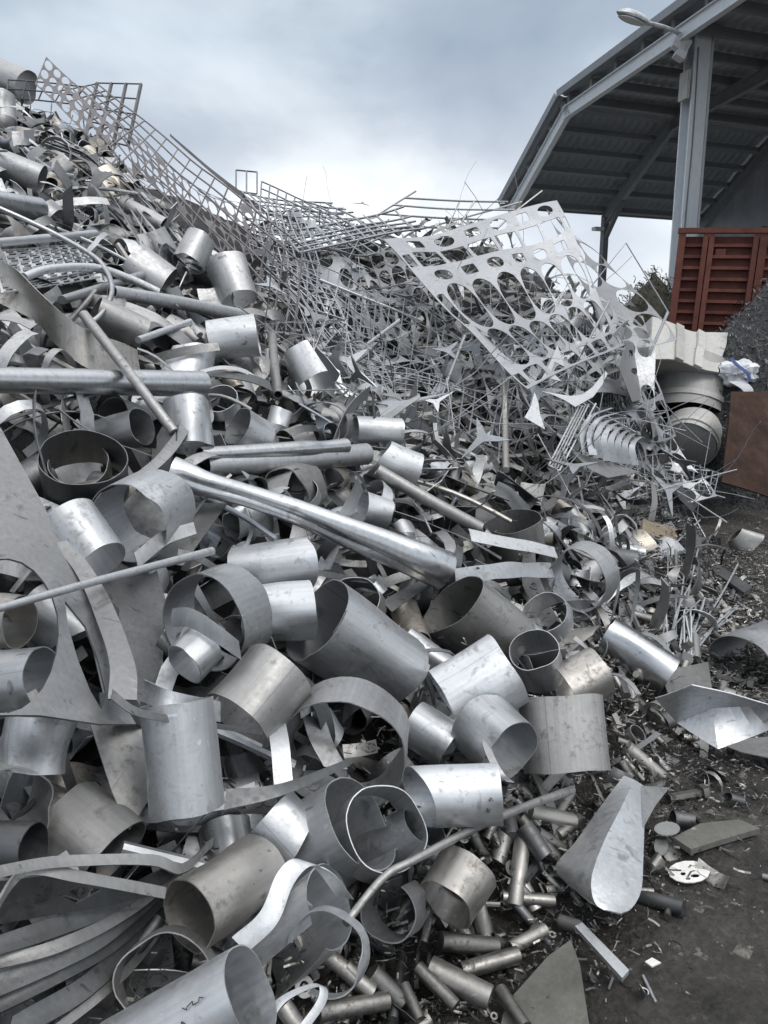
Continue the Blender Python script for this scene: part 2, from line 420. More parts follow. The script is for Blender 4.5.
def ribbon(name, label, pts, w, wd=(0, 1, 0), wd2=None, cat='strip', mat='sheet_grey', th=.003, sm=7, curl=0, short=None, off=.12, group=None, nw=3, D=None, w2=None):
    P = []; sc = []
    for q in pts:
        o_ = q[2] if len(q) > 2 else off
        d = (hit(*q[:2]) if D is None else D)-o_
        P.append(at(q[0], q[1], d)); sc.append(d/F)
    s = sum(sc)/len(sc)
    P = catmull(P, sm) if sm else P
    wd2 = wd2 or wd; w2 = w if w2 is None else w2
    V = []
    for i, p in enumerate(P):
        t = i/(len(P)-1)
        q = [wd[j]*(1-t)+wd2[j]*t for j in range(3)]
        dv = (RIGHT*q[0]-UP*q[1]+FWD*q[2]).normalized()
        tn = (P[min(i+1, len(P)-1)]-P[max(i-1, 0)]).normalized()
        nn = tn.cross(dv)
        ww = (w*(1-t)+w2*t)*s
        for j in range(nw+1):
            e = j/nw-.5
            wob = noise.noise(p*7+dv*e)*.10*ww; kk = noise.noise(p*3+Vector((e, 2, 5)))*.16*ww
            V.append(p+dv*(e*ww+(wob if j in (0, nw) else 0))+nn*(curl*ww*(.25-e*e)*2+kk))
    V, Fc = solid(V, grid_faces(len(P)-1, nw), th)
    o = mesh_obj(name, V, Fc, mat); tag(o, label, cat, group)
    m = pts[len(pts)//2]; HERO.append((short, m[0], m[1], w/2)); return o
def hz(px, py, z):
    d = ray(px, py)/F; return (z-CAM.z)/d.z
def flat(z, *pts): return [(x, y, hz(x, y, z), 1) for x, y in pts]
def plane_of(anchors, off=0):
    # 1/depth is linear in the picture for a flat plane: gives the true plane through three points
    A = []
    for q in anchors:
        d = q[2] if len(q) > 3 else hit(q[0], q[1])-q[2]
        A.append(at(q[0], q[1], d))
    n = (A[1]-A[0]).cross(A[2]-A[0]).normalized()
    def fn(px, py):
        d = ray(px, py); t = (A[0]-CAM).dot(n)/d.dot(n)
        return CAM+d*t
    return fn, n
def plate(name, label, poly, anchors, holes=(), th=.004, cat='sheet', mat='sheet_grey', short=None, group=None, crumple=0, smooth_poly=0):
    fn, n = plane_of(anchors)
    if n.dot(FWD) > 0: n = -n
    loops = [poly]+list(holes)
    pts = []
    for k, L in enumerate(loops):
        Q = [fn(*p) for p in L]
        if smooth_poly and k == 0: Q = catmull(Q+[Q[0]], smooth_poly)[:-1]
        pts.append(Q)
    tri = geometry.tessellate_polygon(pts)
    V = [v for L in pts for v in L]
    Fc = []
    for t in tri:
        a, b, c = (V[i] for i in t)
        Fc.append(tuple(t) if (b-a).cross(c-a).dot(n) > 0 else tuple(reversed(t)))
    if crumple:
        V = [v+n*(crumple*noise.noise(v*3.1)) for v in V]
    V, Fc = solid(V, Fc, th)
    o = mesh_obj(name, V, Fc, mat, angle=20); tag(o, label, cat, group)
    cx = sum(p[0] for p in poly)/len(poly); cy = sum(p[1] for p in poly)/len(poly)
    HERO.append((short, cx, cy, 15)); return o
def circ(cx, cy, rx, ry=None, n=16, rot=0):
    ry = ry or rx; c, s = math.cos(R(rot)), math.sin(R(rot))
    return [(cx+rx*math.cos(2*math.pi*i/n)*c-ry*math.sin(2*math.pi*i/n)*s, cy+rx*math.cos(2*math.pi*i/n)*s+ry*math.sin(2*math.pi*i/n)*c) for i in range(n)]
def patch(C, amp=0, freq=1.2, seed=0, sag=0):
    P = [at(*c) for c in C]
    nn = (P[1]-P[0]).cross(P[3]-P[0]).normalized()
    def fn(u, v):
        p = P[0]*(1-u)*(1-v)+P[1]*u*(1-v)+P[2]*u*v+P[3]*(1-u)*v
        if amp: p = p+nn*(amp*noise.noise(p*freq+Vector((seed*3.7, 0, 0)))*2)+UP*(amp*.6*noise.noise(p*freq+Vector((0, seed*5.1, 9))))
        if sag: p = p+Vector((0, 0, -sag*4*u*(1-u)))
        return p
    return fn
def bars(C, nx, ny, r, amp=0, seed=0, sag=0, n=4, seg=None, skip=0, rx=None):
    fn = patch(C, amp, 1.1, seed, sag); mb = MB(); rnd = random.Random(seed)
    sgx = seg or max(2, nx); sgy = seg or max(2, ny)
    for j in range(ny+1):
        if rnd.random() < skip: continue
        mb.tube([fn(i/sgx, j/ny) for i in range(sgx+1)], r, n)
    for i in range(nx+1):
        if rnd.random() < skip: continue
        mb.tube([fn(i/nx, j/sgy) for j in range(sgy+1)], rx or r, n)
    return mb
def fence(name, label, C, nx, ny, r=.006, amp=.05, seed=0, sag=0, mat='fence_metal', cat='fence panel', group=None, short=None, skip=0, frame=False, rx=None, seg=None):
    mb = bars(C, nx, ny, r, amp, seed, sag, skip=skip, rx=rx, seg=seg)
    if frame:
        o = empty(name, at(*C[0]), label, cat, group)
        mb.build('bars', mat, o)
        fn = patch(C, amp, 1.1, seed, sag)
        for e in (((0, 0), (1, 0)), ((1, 0), (1, 1)), ((1, 1), (0, 1)), ((0, 1), (0, 0))):
            P = [Vector(fn(e[0][0]+(e[1][0]-e[0][0])*t/6, e[0][1]+(e[1][1]-e[0][1])*t/6)) for t in range(7)]
            V, Fc = sweep(P, r*2.2, 6); mesh_obj('frame_bar', V, Fc, mat, o)
    else:
        o = mb.build(name, mat); tag(o, label, cat, group)
    HERO.append((short, sum(c[0] for c in C)/4, sum(c[1] for c in C)/4, 20)); return o
def cut_sheet_mesh(fn, us, vs, holes, th=.003, m=16, shape='round'):
    V = []; Fc = []; idx = {}
    def vert(u, v):
        k = (round(u, 5), round(v, 5))
        if k not in idx: idx[k] = len(V); V.append(fn(u, v))
        return idx[k]
    q = m//4
    for i in range(len(us)-1):
        for j in range(len(vs)-1):
            u0, u1, v0, v1 = us[i], us[i+1], vs[j], vs[j+1]
            h = holes(i, j)
            border = []
            for s in range(q): border.append((u0+(u1-u0)*s/q, v0))
            for s in range(q): border.append((u1, v0+(v1-v0)*s/q))
            for s in range(q): border.append((u1-(u1-u0)*s/q, v1))
            for s in range(q): border.append((u0, v1-(v1-v0)*s/q))
            bi = [vert(*p) for p in border]
            cu, cv = (u0+u1)/2, (v0+v1)/2
            if not h:
                c = vert(cu, cv)
                for s in range(m): Fc.append((bi[s], bi[(s+1) % m], c))
                continue
            hi = []
            for s in range(m):
                du, dv = (border[s][0]-cu)/(u1-u0)*2, (border[s][1]-cv)/(v1-v0)*2
                L = math.hypot(du, dv); e = 1/max(abs(du), abs(dv))
                mixr = h[1] if len(h) > 1 else 1      # 1 round .. 0 square
                f = h[0]*(mixr/L+(1-mixr)*e*1.0/e/ max(abs(du), abs(dv)))
                V.append(fn(cu+du*f*(u1-u0)/2, cv+dv*f*(v1-v0)/2)); hi.append(len(V)-1)
            for s in range(m):
                t = (s+1) % m; Fc.append((bi[s], bi[t], hi[t], hi[s]))
    return solid(V, Fc, th)
def cut_sheet(name, label, C, nx, ny, hole=(.85, 1), amp=.06, seed=0, sag=0, th=.003, mat='sheet_grey', cat='cut sheet', group=None, short=None, us=None, vs=None, missing=.06, m=16):
    rnd = random.Random(seed+5); fn = patch(C, amp, 1.3, seed, sag)
    us = us or [i/nx for i in range(nx+1)]; vs = vs or [i/ny for i in range(ny+1)]
    hf = hole if callable(hole) else (lambda i, j: None if rnd.random() < missing else (hole[0]*rnd.uniform(.93, 1.05), hole[1]))
    V, Fc = cut_sheet_mesh(fn, us, vs, hf, th, m)
    o = mesh_obj(name, V, Fc, mat); tag(o, label, cat, group)
    HERO.append((short, sum(c[0] for c in C)/4, sum(c[1] for c in C)/4, 20)); return o
def marks(o, strokes, w=.0016, name='ink_mark'):
    """pen marks that lie on a tube: strokes in (degrees round, fraction along)"""
    L, rad, kw = o_info[o.name]; mb = MB(); lift = .0035
    v = o.matrix_basis.inverted() @ CAM; a0 = math.degrees(math.atan2(v.y, v.x))+80
    for S in strokes:
        S = [(t+a0, z) for t, z in S]
        P = [Vector((math.cos(R(t))*(rad+lift), math.sin(R(t))*(rad+lift)*kw.get('sq', 1), z*L)) for t, z in S]
        for a, b in zip(P, P[1:]):
            nrm = Vector((a.x, a.y, 0)).normalized(); mb.bar(a, b, w, .001, nrm)
    c = mesh_obj(name, mb.V, mb.F, 'ink', center=False, matrix=Matrix.Identity(4), smooth=False)
    c.parent = o; c.matrix_parent_inverse = Matrix.Identity(4); c.matrix_basis = Matrix.Identity(4); return c
# =================================================================== the scrap one can pick out, piece by piece
T, RB, RD, PL = tube, ribbon, rod, plate
# ---- bottom edge and lower corner
t = T('steel_tube', 'pale sheet tube with pen scribbles, cut by the bottom edge of the photo', (250, 992), (120, 1066), 45, k=.04, off=.30, mat='sheet_white', cutA=.12, cphi=90, short='the scribbled pale tube', sq=.9)
marks(t, [[(-62+3*math.sin(i*1.9), .17+.022*i+.012*math.sin(i*2.7)) for i in range(8)], [(-78+5*math.sin(i*2.1), .33+.018*i) for i in range(6)], [(-95+2*i, .5+.03*i+.014*math.sin(i*3)) for i in range(7)], [(-108+3*math.sin(i*2.3), .22+.016*i) for i in range(6)], [(-70+6*math.sin(i*2.2), .60+.02*i) for i in range(6)]])
T('steel_hoop', 'thin grey hoop standing behind the scribbled pale tube', (163, 988), (170, 978), 49, k=.9, ln=.07, off=.12, cat='hoop', mat='steel_dull', short='the thin bottom hoop')
T('steel_tube', 'stained round-shouldered tube gaping toward the lower corner', (188, 915), (262, 866), 37, crush=1.5, k=.72, off=.16, mat='steel_warm', dent=.05, r2=.98, short='the stained gaping tube')
T('steel_tube', 'pale upright tube with open lower end below a curled strip', (188, 810), (178, 702), 37, k=.16, off=.20, mat='steel_pale', dent=.02, arc=372, roll=60, spiral=.05, short='the pale upright tube')
PL('metal_sheet', 'stained pointed sheet hanging down beside the pale upright tube', [(84, 705), (150, 712), (155, 762), (152, 795), (131, 828), (112, 790)], [(84, 705, .13), (150, 712, .12), (131, 828, .12)], mat='steel_dull', crumple=.03, short='the pointed hanging sheet')
T('steel_hoop', 'wide dull hoop cut by the left edge above the bent flat bars', (10, 815), (-12, 792), 47, k=.8, ln=.14, off=.15, cat='hoop', mat='steel_dull', short='the wide hoop at the left edge')
T('steel_tube', 'dark rolled sheet lying inside the wide hoop at the left edge', (34, 850), (-30, 846), 26, k=.2, off=.2, mat='steel_dark')
T('sheet_roll', 'broad sheet roll gaping above the bent flat bars', (112, 858), (62, 815), 42, arc=330, roll=-200, tear=.3, k=.45, off=.10, sq=.62, mat='steel_dull', dent=.05, cat='sheet roll', short='the broad roll by the bent bars')
RB('flat_bar', 'long bent flat bar lying topmost at the lower left', [(-10, 873, .34), (60, 862, .30), (150, 860, .26), (183, 868, .22), (212, 842, .14)], 10, (.1, 1, -.9), mat='steel_dull', th=.006, cat='flat bar', short='the topmost bent flat bar')
RB('flat_bar', 'bent flat bar with upturned end just under the topmost one', [(-8, 915, .30), (14, 880, .29), (36, 869, .29), (80, 877, .27), (165, 893, .2)], 11, (.1, 1, -.7), mat='steel_dull', th=.006, cat='flat bar', short='the upturned flat bar')
PL('metal_sheet', 'dark trapezoid sheet with a diamond slot below the bent flat bars', [(-10, 882), (60, 873), (160, 893), (110, 905), (-10, 925)], [(-10, 882, .24), (60, 873, .24), (-10, 925, .16)], holes=[[(58, 895), (80, 886), (103, 889), (76, 903)]], mat='steel_dark', short='the slotted dark sheet')
fan = [((-12, 948, .16), (60, 925, .15), (120, 900, .12), (175, 868, .08), 20, 'mottled'), ((-12, 965, .14), (60, 945, .14), (130, 910, .1), (178, 872, .06), 13, 'narrow'),
       ((-12, 990, .12), (50, 962, .12), (110, 930, .1), (165, 885, .04), 22, 'wide'), ((-12, 1012, .1), (60, 975, .1), (120, 940, .07), (172, 890, .02), 14, 'second narrow'),
       ((10, 1030, .1), (80, 990, .08), (130, 945, .05), (172, 900, .0), 24, 'second wide'), ((50, 1034, .08), (100, 995, .06), (140, 955, .03), (178, 900, -.02), 12, 'lowest narrow')]
for i, q in enumerate(fan):
    RB('metal_strip', f'{q[5]} dark strip in the fan of long strips at the lower left corner', q[:4], q[4]*.9, (.3, .9, -1.1), (.5, .8, .6), mat=['steel_dark', 'steel_dull', 'steel_dark', 'steel_dark', 'steel_dark', 'steel_dull'][i], th=.005, group='fan of long strips at the lower left', short='the fan of long strips' if i == 2 else None, curl=.2)
# ---- bottom middle
T('steel_tube', 'bright torn tube pointing down left beside the thin loop', (330, 905), (252, 970), 37, arc=320, roll=-250, tear=.15, cutA=.35, cphi=60, k=.1, off=.17, mat='sheet_white', dent=.03, short='the bright torn tube')
RB('metal_strip', 'bright white strip arching over the bright torn tube', [(345, 898, .22), (325, 872, .27), (303, 863, .28), (285, 880, .27), (268, 918, .24), (240, 945, .2)], 20, (1, .35, .4), (.7, .5, -.2), mat='steel_pale', curl=.1, short='the arching white strip')
T('steel_hoop', 'big thin loop of strip hanging at the end of the bright torn tube', (325, 955), (330, 950), 42, k=.75, ln=.035, off=.2, cat='hoop', mat='sheet_bright', arc=285, roll=-170, short='the big thin loop')
T('sheet_roll', 'big pale roll with nested sheets in its open side', (360, 822), (312, 850), 52, arc=400, roll=-40, spiral=.1, k=.4, off=.2, mat='sheet_bright', dent=.02, cat='sheet roll', short='the big pale roll')
T('steel_hoop', 'slim hoop nested in the open side of the big pale roll', (388, 828), (372, 838), 44, k=.7, ln=.08, off=.25, cat='hoop', mat='steel_satin')
T('steel_tube', 'slim tube pushed into the hoop of the big pale roll', (425, 826), (372, 852), 24, k=.35, off=.2, mat='steel_satin', cutA=.35, cphi=200, short='the slim inner tube')
t = T('steel_tube', 'bright level tube with a slanted end and one small hole', (419, 797), (500, 794), 29.5, k=-.06, off=.27, mat='sheet_white', dent=.012, cutA=.55, cphi=110, short='the bright level tube')
marks(t, [[(-70+4*math.sin(i*2), .84+.012*i) for i in range(5)], [(-50+5*math.sin(i*2.4), .80+.01*i) for i in range(6)]])
T('steel_tube', 'tube facing the viewer with a cone wedged inside', (446, 905), (468, 868), 31, k=.6, off=.2, mat='steel_warm', dent=.03, short='the tube with the wedged cone')
T('sheet_cone', 'grey cone wedged inside the open tube by the long bent rod', (452, 897), (462, 874), 15, k=.75, off=.12, r2=.08, mat='steel_satin', cat='cone')
T('steel_hoop', 'grey hoop beside the tube with the wedged cone', (388, 912), (402, 905), 29, k=.7, ln=.10, off=.18, cat='hoop', mat='sheet_grey', arc=330, roll=-60, short='the grey hoop')
RD('steel_rod', 'long bent rod with an elbow, reaching across the lower heap', [(345, 924, .24), (384, 877, .27), (414, 860, .29), (477, 827, .3), (524, 807, .26), (572, 790, .2)], 4.2, mat='steel_dull', short='the long bent rod')
T('steel_tube', 'small sheet roll folded over left of the big pale roll', (300, 850), (268, 815), 32, k=.2, off=.1, mat='steel_satin', arc=250, roll=140, cutA=.3)
bolts = [((440, 941), (496, 947), 9, 'mottled pipe length lying level under the tube with the wedged cone'), ((461, 971), (518, 955), 8.5, 'speckled pipe length lying second in the pipe row'), ((430, 968), (490, 998), 12, 'thick brass-toned pipe length at the bottom of the photo'),
         ((418, 967), (456, 1006), 7, 'slender rod length resting against the thick pipe length'), ((318, 1013), (387, 1000), 9, 'rough mottled pipe length beside the bottom edge'), ((325, 953), (372, 992), 8, 'dark pipe length under the big thin loop'),
         ((371, 972), (401, 1002), 10, 'short bright stub between the dark and slender rods'), ((500, 990), (526, 1028), 7, 'dark rod pointing down beside the slate coloured plate'), ((283, 1006), (300, 1030), 9, 'short stub end in the bottom loop of strip'), ((404, 985), (420, 1020), 6, 'thin greasy rod standing beside the short bright stub'), ((345, 966), (358, 978), 9, 'grey collar stub touching the dark pipe length'), ((510, 948), (545, 930), 6.5, 'thin pale rod pointing at the curled scoop')]
for i, (a, b, r, lab) in enumerate(bolts):
    RD('pipe_length', lab, [(*a, .05), (*b, .05)], r, mat=['bolt_metal', 'bolt_metal', 'steel_warm'][i % 3], sm=0, n=16, cat='pipe length', group='short pipe lengths at the foot of the heap', short={2: 'the thick pipe length', 4: 'the rough pipe length'}.get(i))
RB('metal_strip', 'thin looped strip at the bottom edge beside the scribbled tube', [(262, 1030, .2), (282, 1000, .22), (318, 985, .2), (322, 1000, .2), (300, 1032, .2)], 10, (.8, .5, .3), mat='sheet_bright', short='the looped bottom strip')
# ---- lower right: scoop, plates on the dirt
def scoop():
    rows = [[(624, 776, .16), (634, 780, .20), (645, 787, .17)], [(600, 808, .12), (622, 806, .24), (644, 822, .16)], [(576, 842, .08), (604, 842, .26), (643, 858, .16)], [(556, 866, .06), (592, 876, .24), (641, 890, .15)], [(566, 882, .09), (594, 900, .2), (632, 908, .16)], [(590, 902, .17), (604, 910, .18), (621, 914, .17)]]
    G = []
    for r in rows:
        a = [W(*q) for q in r]; G.append([a[0].lerp(a[1], t/6)+(a[1]-a[0]).cross(UP).normalized()*0 for t in range(6)]+[a[1].lerp(a[2], t/6) for t in range(7)])
    cols = [catmull([g_[i] for g_ in G], 6) for i in range(len(G[0]))]
    n = len(cols[0]); V = [v for c in cols for v in c]
    V, Fc = solid(V, grid_faces(len(cols)-1, n-1), .004)
    return V, Fc
V, Fc = scoop()
o = mesh_obj('curled_sheet', V, Fc, 'sheet_white', angle=22); tag(o, 'bright curled scoop of sheet lying on the dirt at the toe of the heap', 'curled sheet'); HERO.append(('the bright scoop', 605, 850, 40))
PL('metal_sheet', 'small torn flap at the tip of the bright scoop', [(641, 786), (669, 788), (655, 806), (643, 828)], [(641, 786, .19), (669, 788, .10), (643, 828, .17)], mat='sheet_grey')
PL('slate_plate', 'broken slate coloured plate propped in the scrap at the bottom edge', [(506, 1006), (548, 958), (571, 942), (580, 965), (590, 1030), (500, 1034)], [(506, 1006, .02), (571, 942, .1), (590, 1030, .06)], mat='stone_slab', th=.012, cat='plate', crumple=.01, short='the slate coloured plate')
PL('flat_bar', 'short bright flat bar lying on the dirt beside the slate coloured plate', [(575, 928), (582, 924), (629, 972), (622, 980)], flat(.06, (575, 928), (582, 924), (629, 972)), mat='sheet_bright', th=.012, cat='flat bar', short='the short bright flat bar')
PL('ground_slab', 'dark flat slab lying on the dirt below the sheet of small scrap', [(673, 840), (700, 826), (739, 822), (760, 831), (722, 842), (691, 852)], flat(.04, (673, 840), (739, 822), (691, 852)), mat='stone_slab', th=.02, cat='slab', short='the dark slab')
PL('paint_flake', 'ragged white disc with holes lying on the bare dirt', circ(689, 872, 21, 11, 14), flat(.022, (669, 872), (710, 872), (689, 884)), holes=[circ(695, 876, 5, 2, 7), circ(683, 874, 3, 2, 6), circ(700, 868, 3, 1.5, 6), circ(688, 879, 3, 1.4, 6)], mat='paper_white', th=.003, cat='disc', short='the ragged white disc')
PL('metal_disc', 'grey oval disc lying on the dirt left of the dark slab', circ(661, 846, 7, 10), flat(.035, (655, 846), (668, 846), (661, 856)), mat='steel_dull', cat='disc')
PL('metal_disc', 'flat round disc at the edge of the small scrap above the dark slab', circ(667, 829, 13, 7), flat(.06, (655, 829), (680, 829), (667, 836)), mat='steel_dull', cat='disc')
T('steel_tube', 'narrow dark tube end poking out under the bright level tube', (545, 857), (524, 826), 9, k=.4, off=.1, mat='steel_dark', dent=.01)
PL('white_chip', 'white chip of sheet lying on the dirt under the flat bar', [(645, 962), (652, 958), (661, 963), (652, 967)], flat(.03, (645, 962), (661, 963), (652, 967)), mat='paper_white', cat='chip')
RD('steel_rod', 'thin pale rod lying alone on the bare dirt', [(643, 976, .01), (656, 1003, .01)], 1.8, mat='sheet_bright', sm=0)
T('washer', 'small pale ring lying on the bare dirt near the thin rod', (644, 992), (644, 993), 4.2, k=.6, ln=.006, off=.01, cat='ring', mat='sheet_bright', nv=2)
# ---- centre
T('sheet_roll', 'big grey roll with a dark oval mouth and scratched side, mid heap', (317, 619), (398, 672), 48, arc=395, roll=20, spiral=.07, k=.48, off=.22, mat='steel_satin', dent=.02, cat='sheet roll', short='the big scratched roll', sq=.95)
T('steel_hoop', 'wide pale hoop facing the viewer with a small tube in its mouth', (203, 624), (232, 612), 51, k=.8, ln=.15, off=.22, cat='hoop', mat='steel_satin', dent=.02, short='the wide pale hoop')
T('steel_tube', 'small tube resting in the mouth of the wide pale hoop', (184, 664), (205, 645), 23, k=.6, off=.2, mat='steel_satin', dent=.05, short='the small nested tube')
RB('metal_strip', 'bright strip bent across the mouth of the wide pale hoop', [(172, 618, .26), (190, 618, .34), (215, 632, .37), (240, 650, .35)], 19, (0, 1, -.3), (.1, 1, .2), mat='sheet_white', short='the bright bent strip')
T('steel_tube', 'bright short tube emerging from the wide pale hoop', (312, 610), (248, 614), 29, crush=1.6, k=.06, off=.2, mat='sheet_white', cutA=.3, cphi=90, short='the bright short tube')
T('sheet_roll', 'smooth pale roll with slanted end under the long crushed pipe', (305, 566), (236, 574), 28, arc=345, roll=-220, k=.05, off=.12, mat='steel_pale', cutA=.6, cphi=100, cat='sheet roll', short='the smooth pale roll')
def crushed():
    K = [(172, 474, .24, 17.5, .95, 0), (186, 478, .26, 15.5, .85, 10), (210, 486, .28, 12.5, .8, 20), (250, 497, .29, 11.5, .8, 30), (300, 514, .3, 13, .75, 50), (345, 532, .3, 15.5, .7, 75), (385, 547, .3, 18, .75, 95), (420, 561, .3, 20, .85, 110), (443, 570, .28, 20.5, .9, 118)]
    C = [W(q[0], q[1], q[2]) for q in K]; sc = [(hit(q[0], q[1])-q[2])/F for q in K]
    P = catmull(C, 6); A = catmull([Vector((q[3]*s_, q[4], q[5])) for q, s_ in zip(K, sc)], 6); V = []; n = 36
    for i, p in enumerate(P):
        t = (P[min(i+1, len(P)-1)]-P[max(i-1, 0)]).normalized(); x = (UP-t*UP.dot(t)).normalized(); y = t.cross(x); r_, q_, tw = A[i]
        for k in range(n+1):
            a_ = 2*math.pi*k/n; c, s_ = math.cos(a_), math.sin(a_)*q_; c2, s2 = math.cos(R(tw)), math.sin(R(tw))
            fl_ = min(1, i/14)*min(1, (len(P)-1-i)/9); pin = 1-fl_*(.34*math.exp(-((a_-1.5-.012*i)/.28)**2)+.26*math.exp(-((a_-3.4+.01*i)/.3)**2)+.2*math.exp(-((a_-5.0)/.25)**2))
            u, w_ = (c*c2*.0+c)*pin, s_*pin
            u, w_ = u*math.cos(R(tw*.35))-w_*math.sin(R(tw*.35)), u*math.sin(R(tw*.35))+w_*math.cos(R(tw*.35))
            e = .04*noise.noise(Vector((p.x*6, c*1.5, s_*1.5+p.y*4)))
            V.append(p+(x*u+y*w_)*r_*(1+e))
    return solid(V, grid_faces(len(P)-1, n), .003)
V, Fc = crushed(); o = mesh_obj('crushed_pipe', V, Fc, 'steel_polished'); tag(o, 'long crushed pipe flaring at both ends across the middle of the heap', 'pipe'); HERO.append(('the long crushed pipe', 300, 516, 20))
RD('steel_pipe', 'dented pipe with a pinched end lying topmost of the two level pipes', [(200, 455, .10), (270, 451, .2, 9), (305, 449, .25, 9.5), (322, 448, .27, 8), (345, 446, .31, 9)], 9, cat='pipe', mat='steel_polished', hollow=True, n=18, sq=.85, short='the dented level pipe')
RD('steel_pipe', 'smooth pipe lying just under the dented level pipe', [(205, 466, .04), (300, 460, .14), (366, 454, .22)], 10.5, cat='pipe', mat='steel_satin', hollow=True, n=18)
T('sheet_roll', 'pale curled sheet with a pointed lip at the pipe ends', (378, 458), (415, 472), 20, k=.3, off=.14, mat='sheet_bright', cutA=.4, cphi=-60, cat='sheet roll', short='the pale curled sheet')
T('steel_tube', 'pale tube open toward the left above the pale curled sheet', (355, 430), (400, 432), 14, k=.35, off=.14, mat='sheet_bright', short='the pale little tube')
T('steel_hoop', 'small hoop tipped up behind the pale little tube', (366, 405), (370, 398), 16, k=.5, ln=.16, off=.1, cat='hoop', mat='steel_satin')
RD('steel_pipe', 'straight dark-mouthed pipe slanting down right of the crushed pipe', [(377, 470, .18), (430, 501, .16), (480, 528, .14)], 6.2, cat='pipe', mat='steel_dull', hollow=True, n=16, short='the slanting straight pipe')
T('steel_tube', 'egg shaped pale tube between the crushed and slanting pipes', (362, 508), (388, 514), 18, k=.35, off=.13, mat='steel_pale', r2=.8, short='the egg shaped tube')
T('sheet_roll', 'dark grey roll with a bright wavy rim right of the crushed pipe end', (452, 604), (503, 648), 40, k=.4, off=.14, mat='steel_dull', sq=.8, dent=.06, cat='sheet roll', short='the wavy rimmed roll')
T('steel_tube', 'large pale tube lying across below the wavy rimmed roll', (448, 705), (508, 668), 39, arc=378, roll=120, spiral=.05, k=.1, off=.2, mat='steel_pale', dent=.015, short='the large pale tube')
T('steel_tube', 'upright short tube with a dark round mouth on the large pale tube', (534, 650), (540, 672), 25, k=.75, off=.3, mat='steel_satin', dent=.01, short='the dark round mouth')
T('steel_tube', 'dull round-ended tube tucked behind the dark round mouth', (562, 690), (600, 672), 26, k=.2, off=.16, mat='steel_warm', short='the dull tucked tube')
T('sheet_roll', 'broad stained square sheet bulging below the dark round mouth', (567, 772), (560, 696), 43, k=.25, off=.22, mat='steel_dull', dent=.01, sq=.6, cat='sheet roll', short='the broad square sheet')
T('steel_tube', 'wide open tube left of the broad square sheet with strips inside', (511, 752), (480, 722), 35, k=.68, off=.40, arc=385, roll=150, spiral=.08, mat='steel_satin', short='the wide open tube')
RB('metal_strip', 'curling strip hanging inside the wide open tube', [(490, 728, .40), (486, 745, .41), (497, 770, .41), (510, 782, .40)], 9, (1, .2, .2), mat='sheet_grey')
T('steel_hoop', 'bright wide hoop facing the viewer beside the folded bright bar', (576, 580), (590, 572), 33, k=.8, ln=.12, off=.34, cat='hoop', mat='sheet_bright', short='the bright wide hoop')
T('steel_tube', 'dull oval tube standing open behind the folded bright bar', (512, 521), (517, 550), 29, k=.38, off=.1, mat='steel_dull', sq=1.0, dent=.01, short='the dull oval tube')
RB('folded_strip', 'bright flat strip folded down at its end below the dull oval tube', [(470, 535, .2), (500, 541, .24), (535, 548, .27), (556, 553, .28)], 15, (.1, .8, -.7), mat='sheet_bright', sm=4, short='the folded bright bar')
RB('metal_strip', 'plain bright strip lying under the folded bright bar', [(455, 578, .2), (490, 572, .22), (520, 570, .22), (553, 570, .2)], 16, (.15, 1, -.3), mat='sheet_bright')
T('steel_tube', 'dark open tube end under the plain bright strip', (545, 612), (556, 622), 22, k=.7, off=.16, mat='steel_satin', cutA=.2)
T('steel_tube', 'shiny long tube sloping down to the folded sheet on the ground', (668, 676), (604, 634), 21, k=.25, off=.2, mat='steel_polished', dent=.015, short='the shiny long tube')
def opened():
    K = dict(a=(655, 697, .30), b=(692, 684, .40), c=(712, 708, .24), d=(677, 722, .17), e=(768, 704, .30), f=(718, 749, .13), g=(795, 718, .22))
    P = {k: at(x, y, hz(x, y, z)) for k, (x, y, z) in K.items()}; V = []; Fc = []
    for A, B, C_, D_ in (('d', 'c', 'b', 'a'), ('c', 'e', 'e', 'b'), ('d', 'f', 'f', 'c'), ('f', 'g', 'e', 'c')):
        n = 6; o0 = len(V)
        for i in range(n+1):
            for j in range(n+1):
                u, v = i/n, j/n; p = P[A]*(1-u)*(1-v)+P[B]*u*(1-v)+P[C_]*u*v+P[D_]*(1-u)*v
                V.append(p+Z0*(.015*noise.noise(p*4)))
        Fc += [tuple(o0+q for q in f_) for f_ in grid_faces(n, n)]
    idx = {}; M_ = []; W_ = []
    for v in V:
        k = (round(v.x, 4), round(v.y, 4), round(v.z, 4))
        if k not in idx: idx[k] = len(W_); W_.append(v)
        M_.append(idx[k])
    F2 = []
    for f_ in Fc:
        t = []
        for i in f_:
            if M_[i] not in t: t.append(M_[i])
        if len(t) > 2: F2.append(tuple(t))
    return solid(W_, F2, .004)
Z0 = Vector((0, 0, 1))
V, Fc = opened(); o = mesh_obj('folded_sheet', V, Fc, 'sheet_white', angle=12); tag(o, 'bright opened sheet with creases lying at the edge of the heap', 'sheet'); HERO.append(('the bright opened sheet', 712, 712, 30))
PL('metal_sheet', 'bent up lip of sheet leaning on the bright opened sheet', [(660, 672), (708, 662), (712, 690), (668, 694)], [(660, 672, .14), (708, 662, .1), (668, 694, .16)], mat='steel_dull')
PL('metal_sheet', 'grey sheet poking out beneath the bright opened sheet', [(715, 742), (790, 735), (800, 765), (740, 752)], flat(.06, (715, 742), (790, 735), (740, 752)), mat='steel_dull')
T('sheet_roll', 'large open roll resting on the dirt at the right edge', (738, 666), (778, 650), 34, k=.72, off=.16, mat='steel_satin', dent=.03, cat='sheet roll', short='the open roll at the right edge')
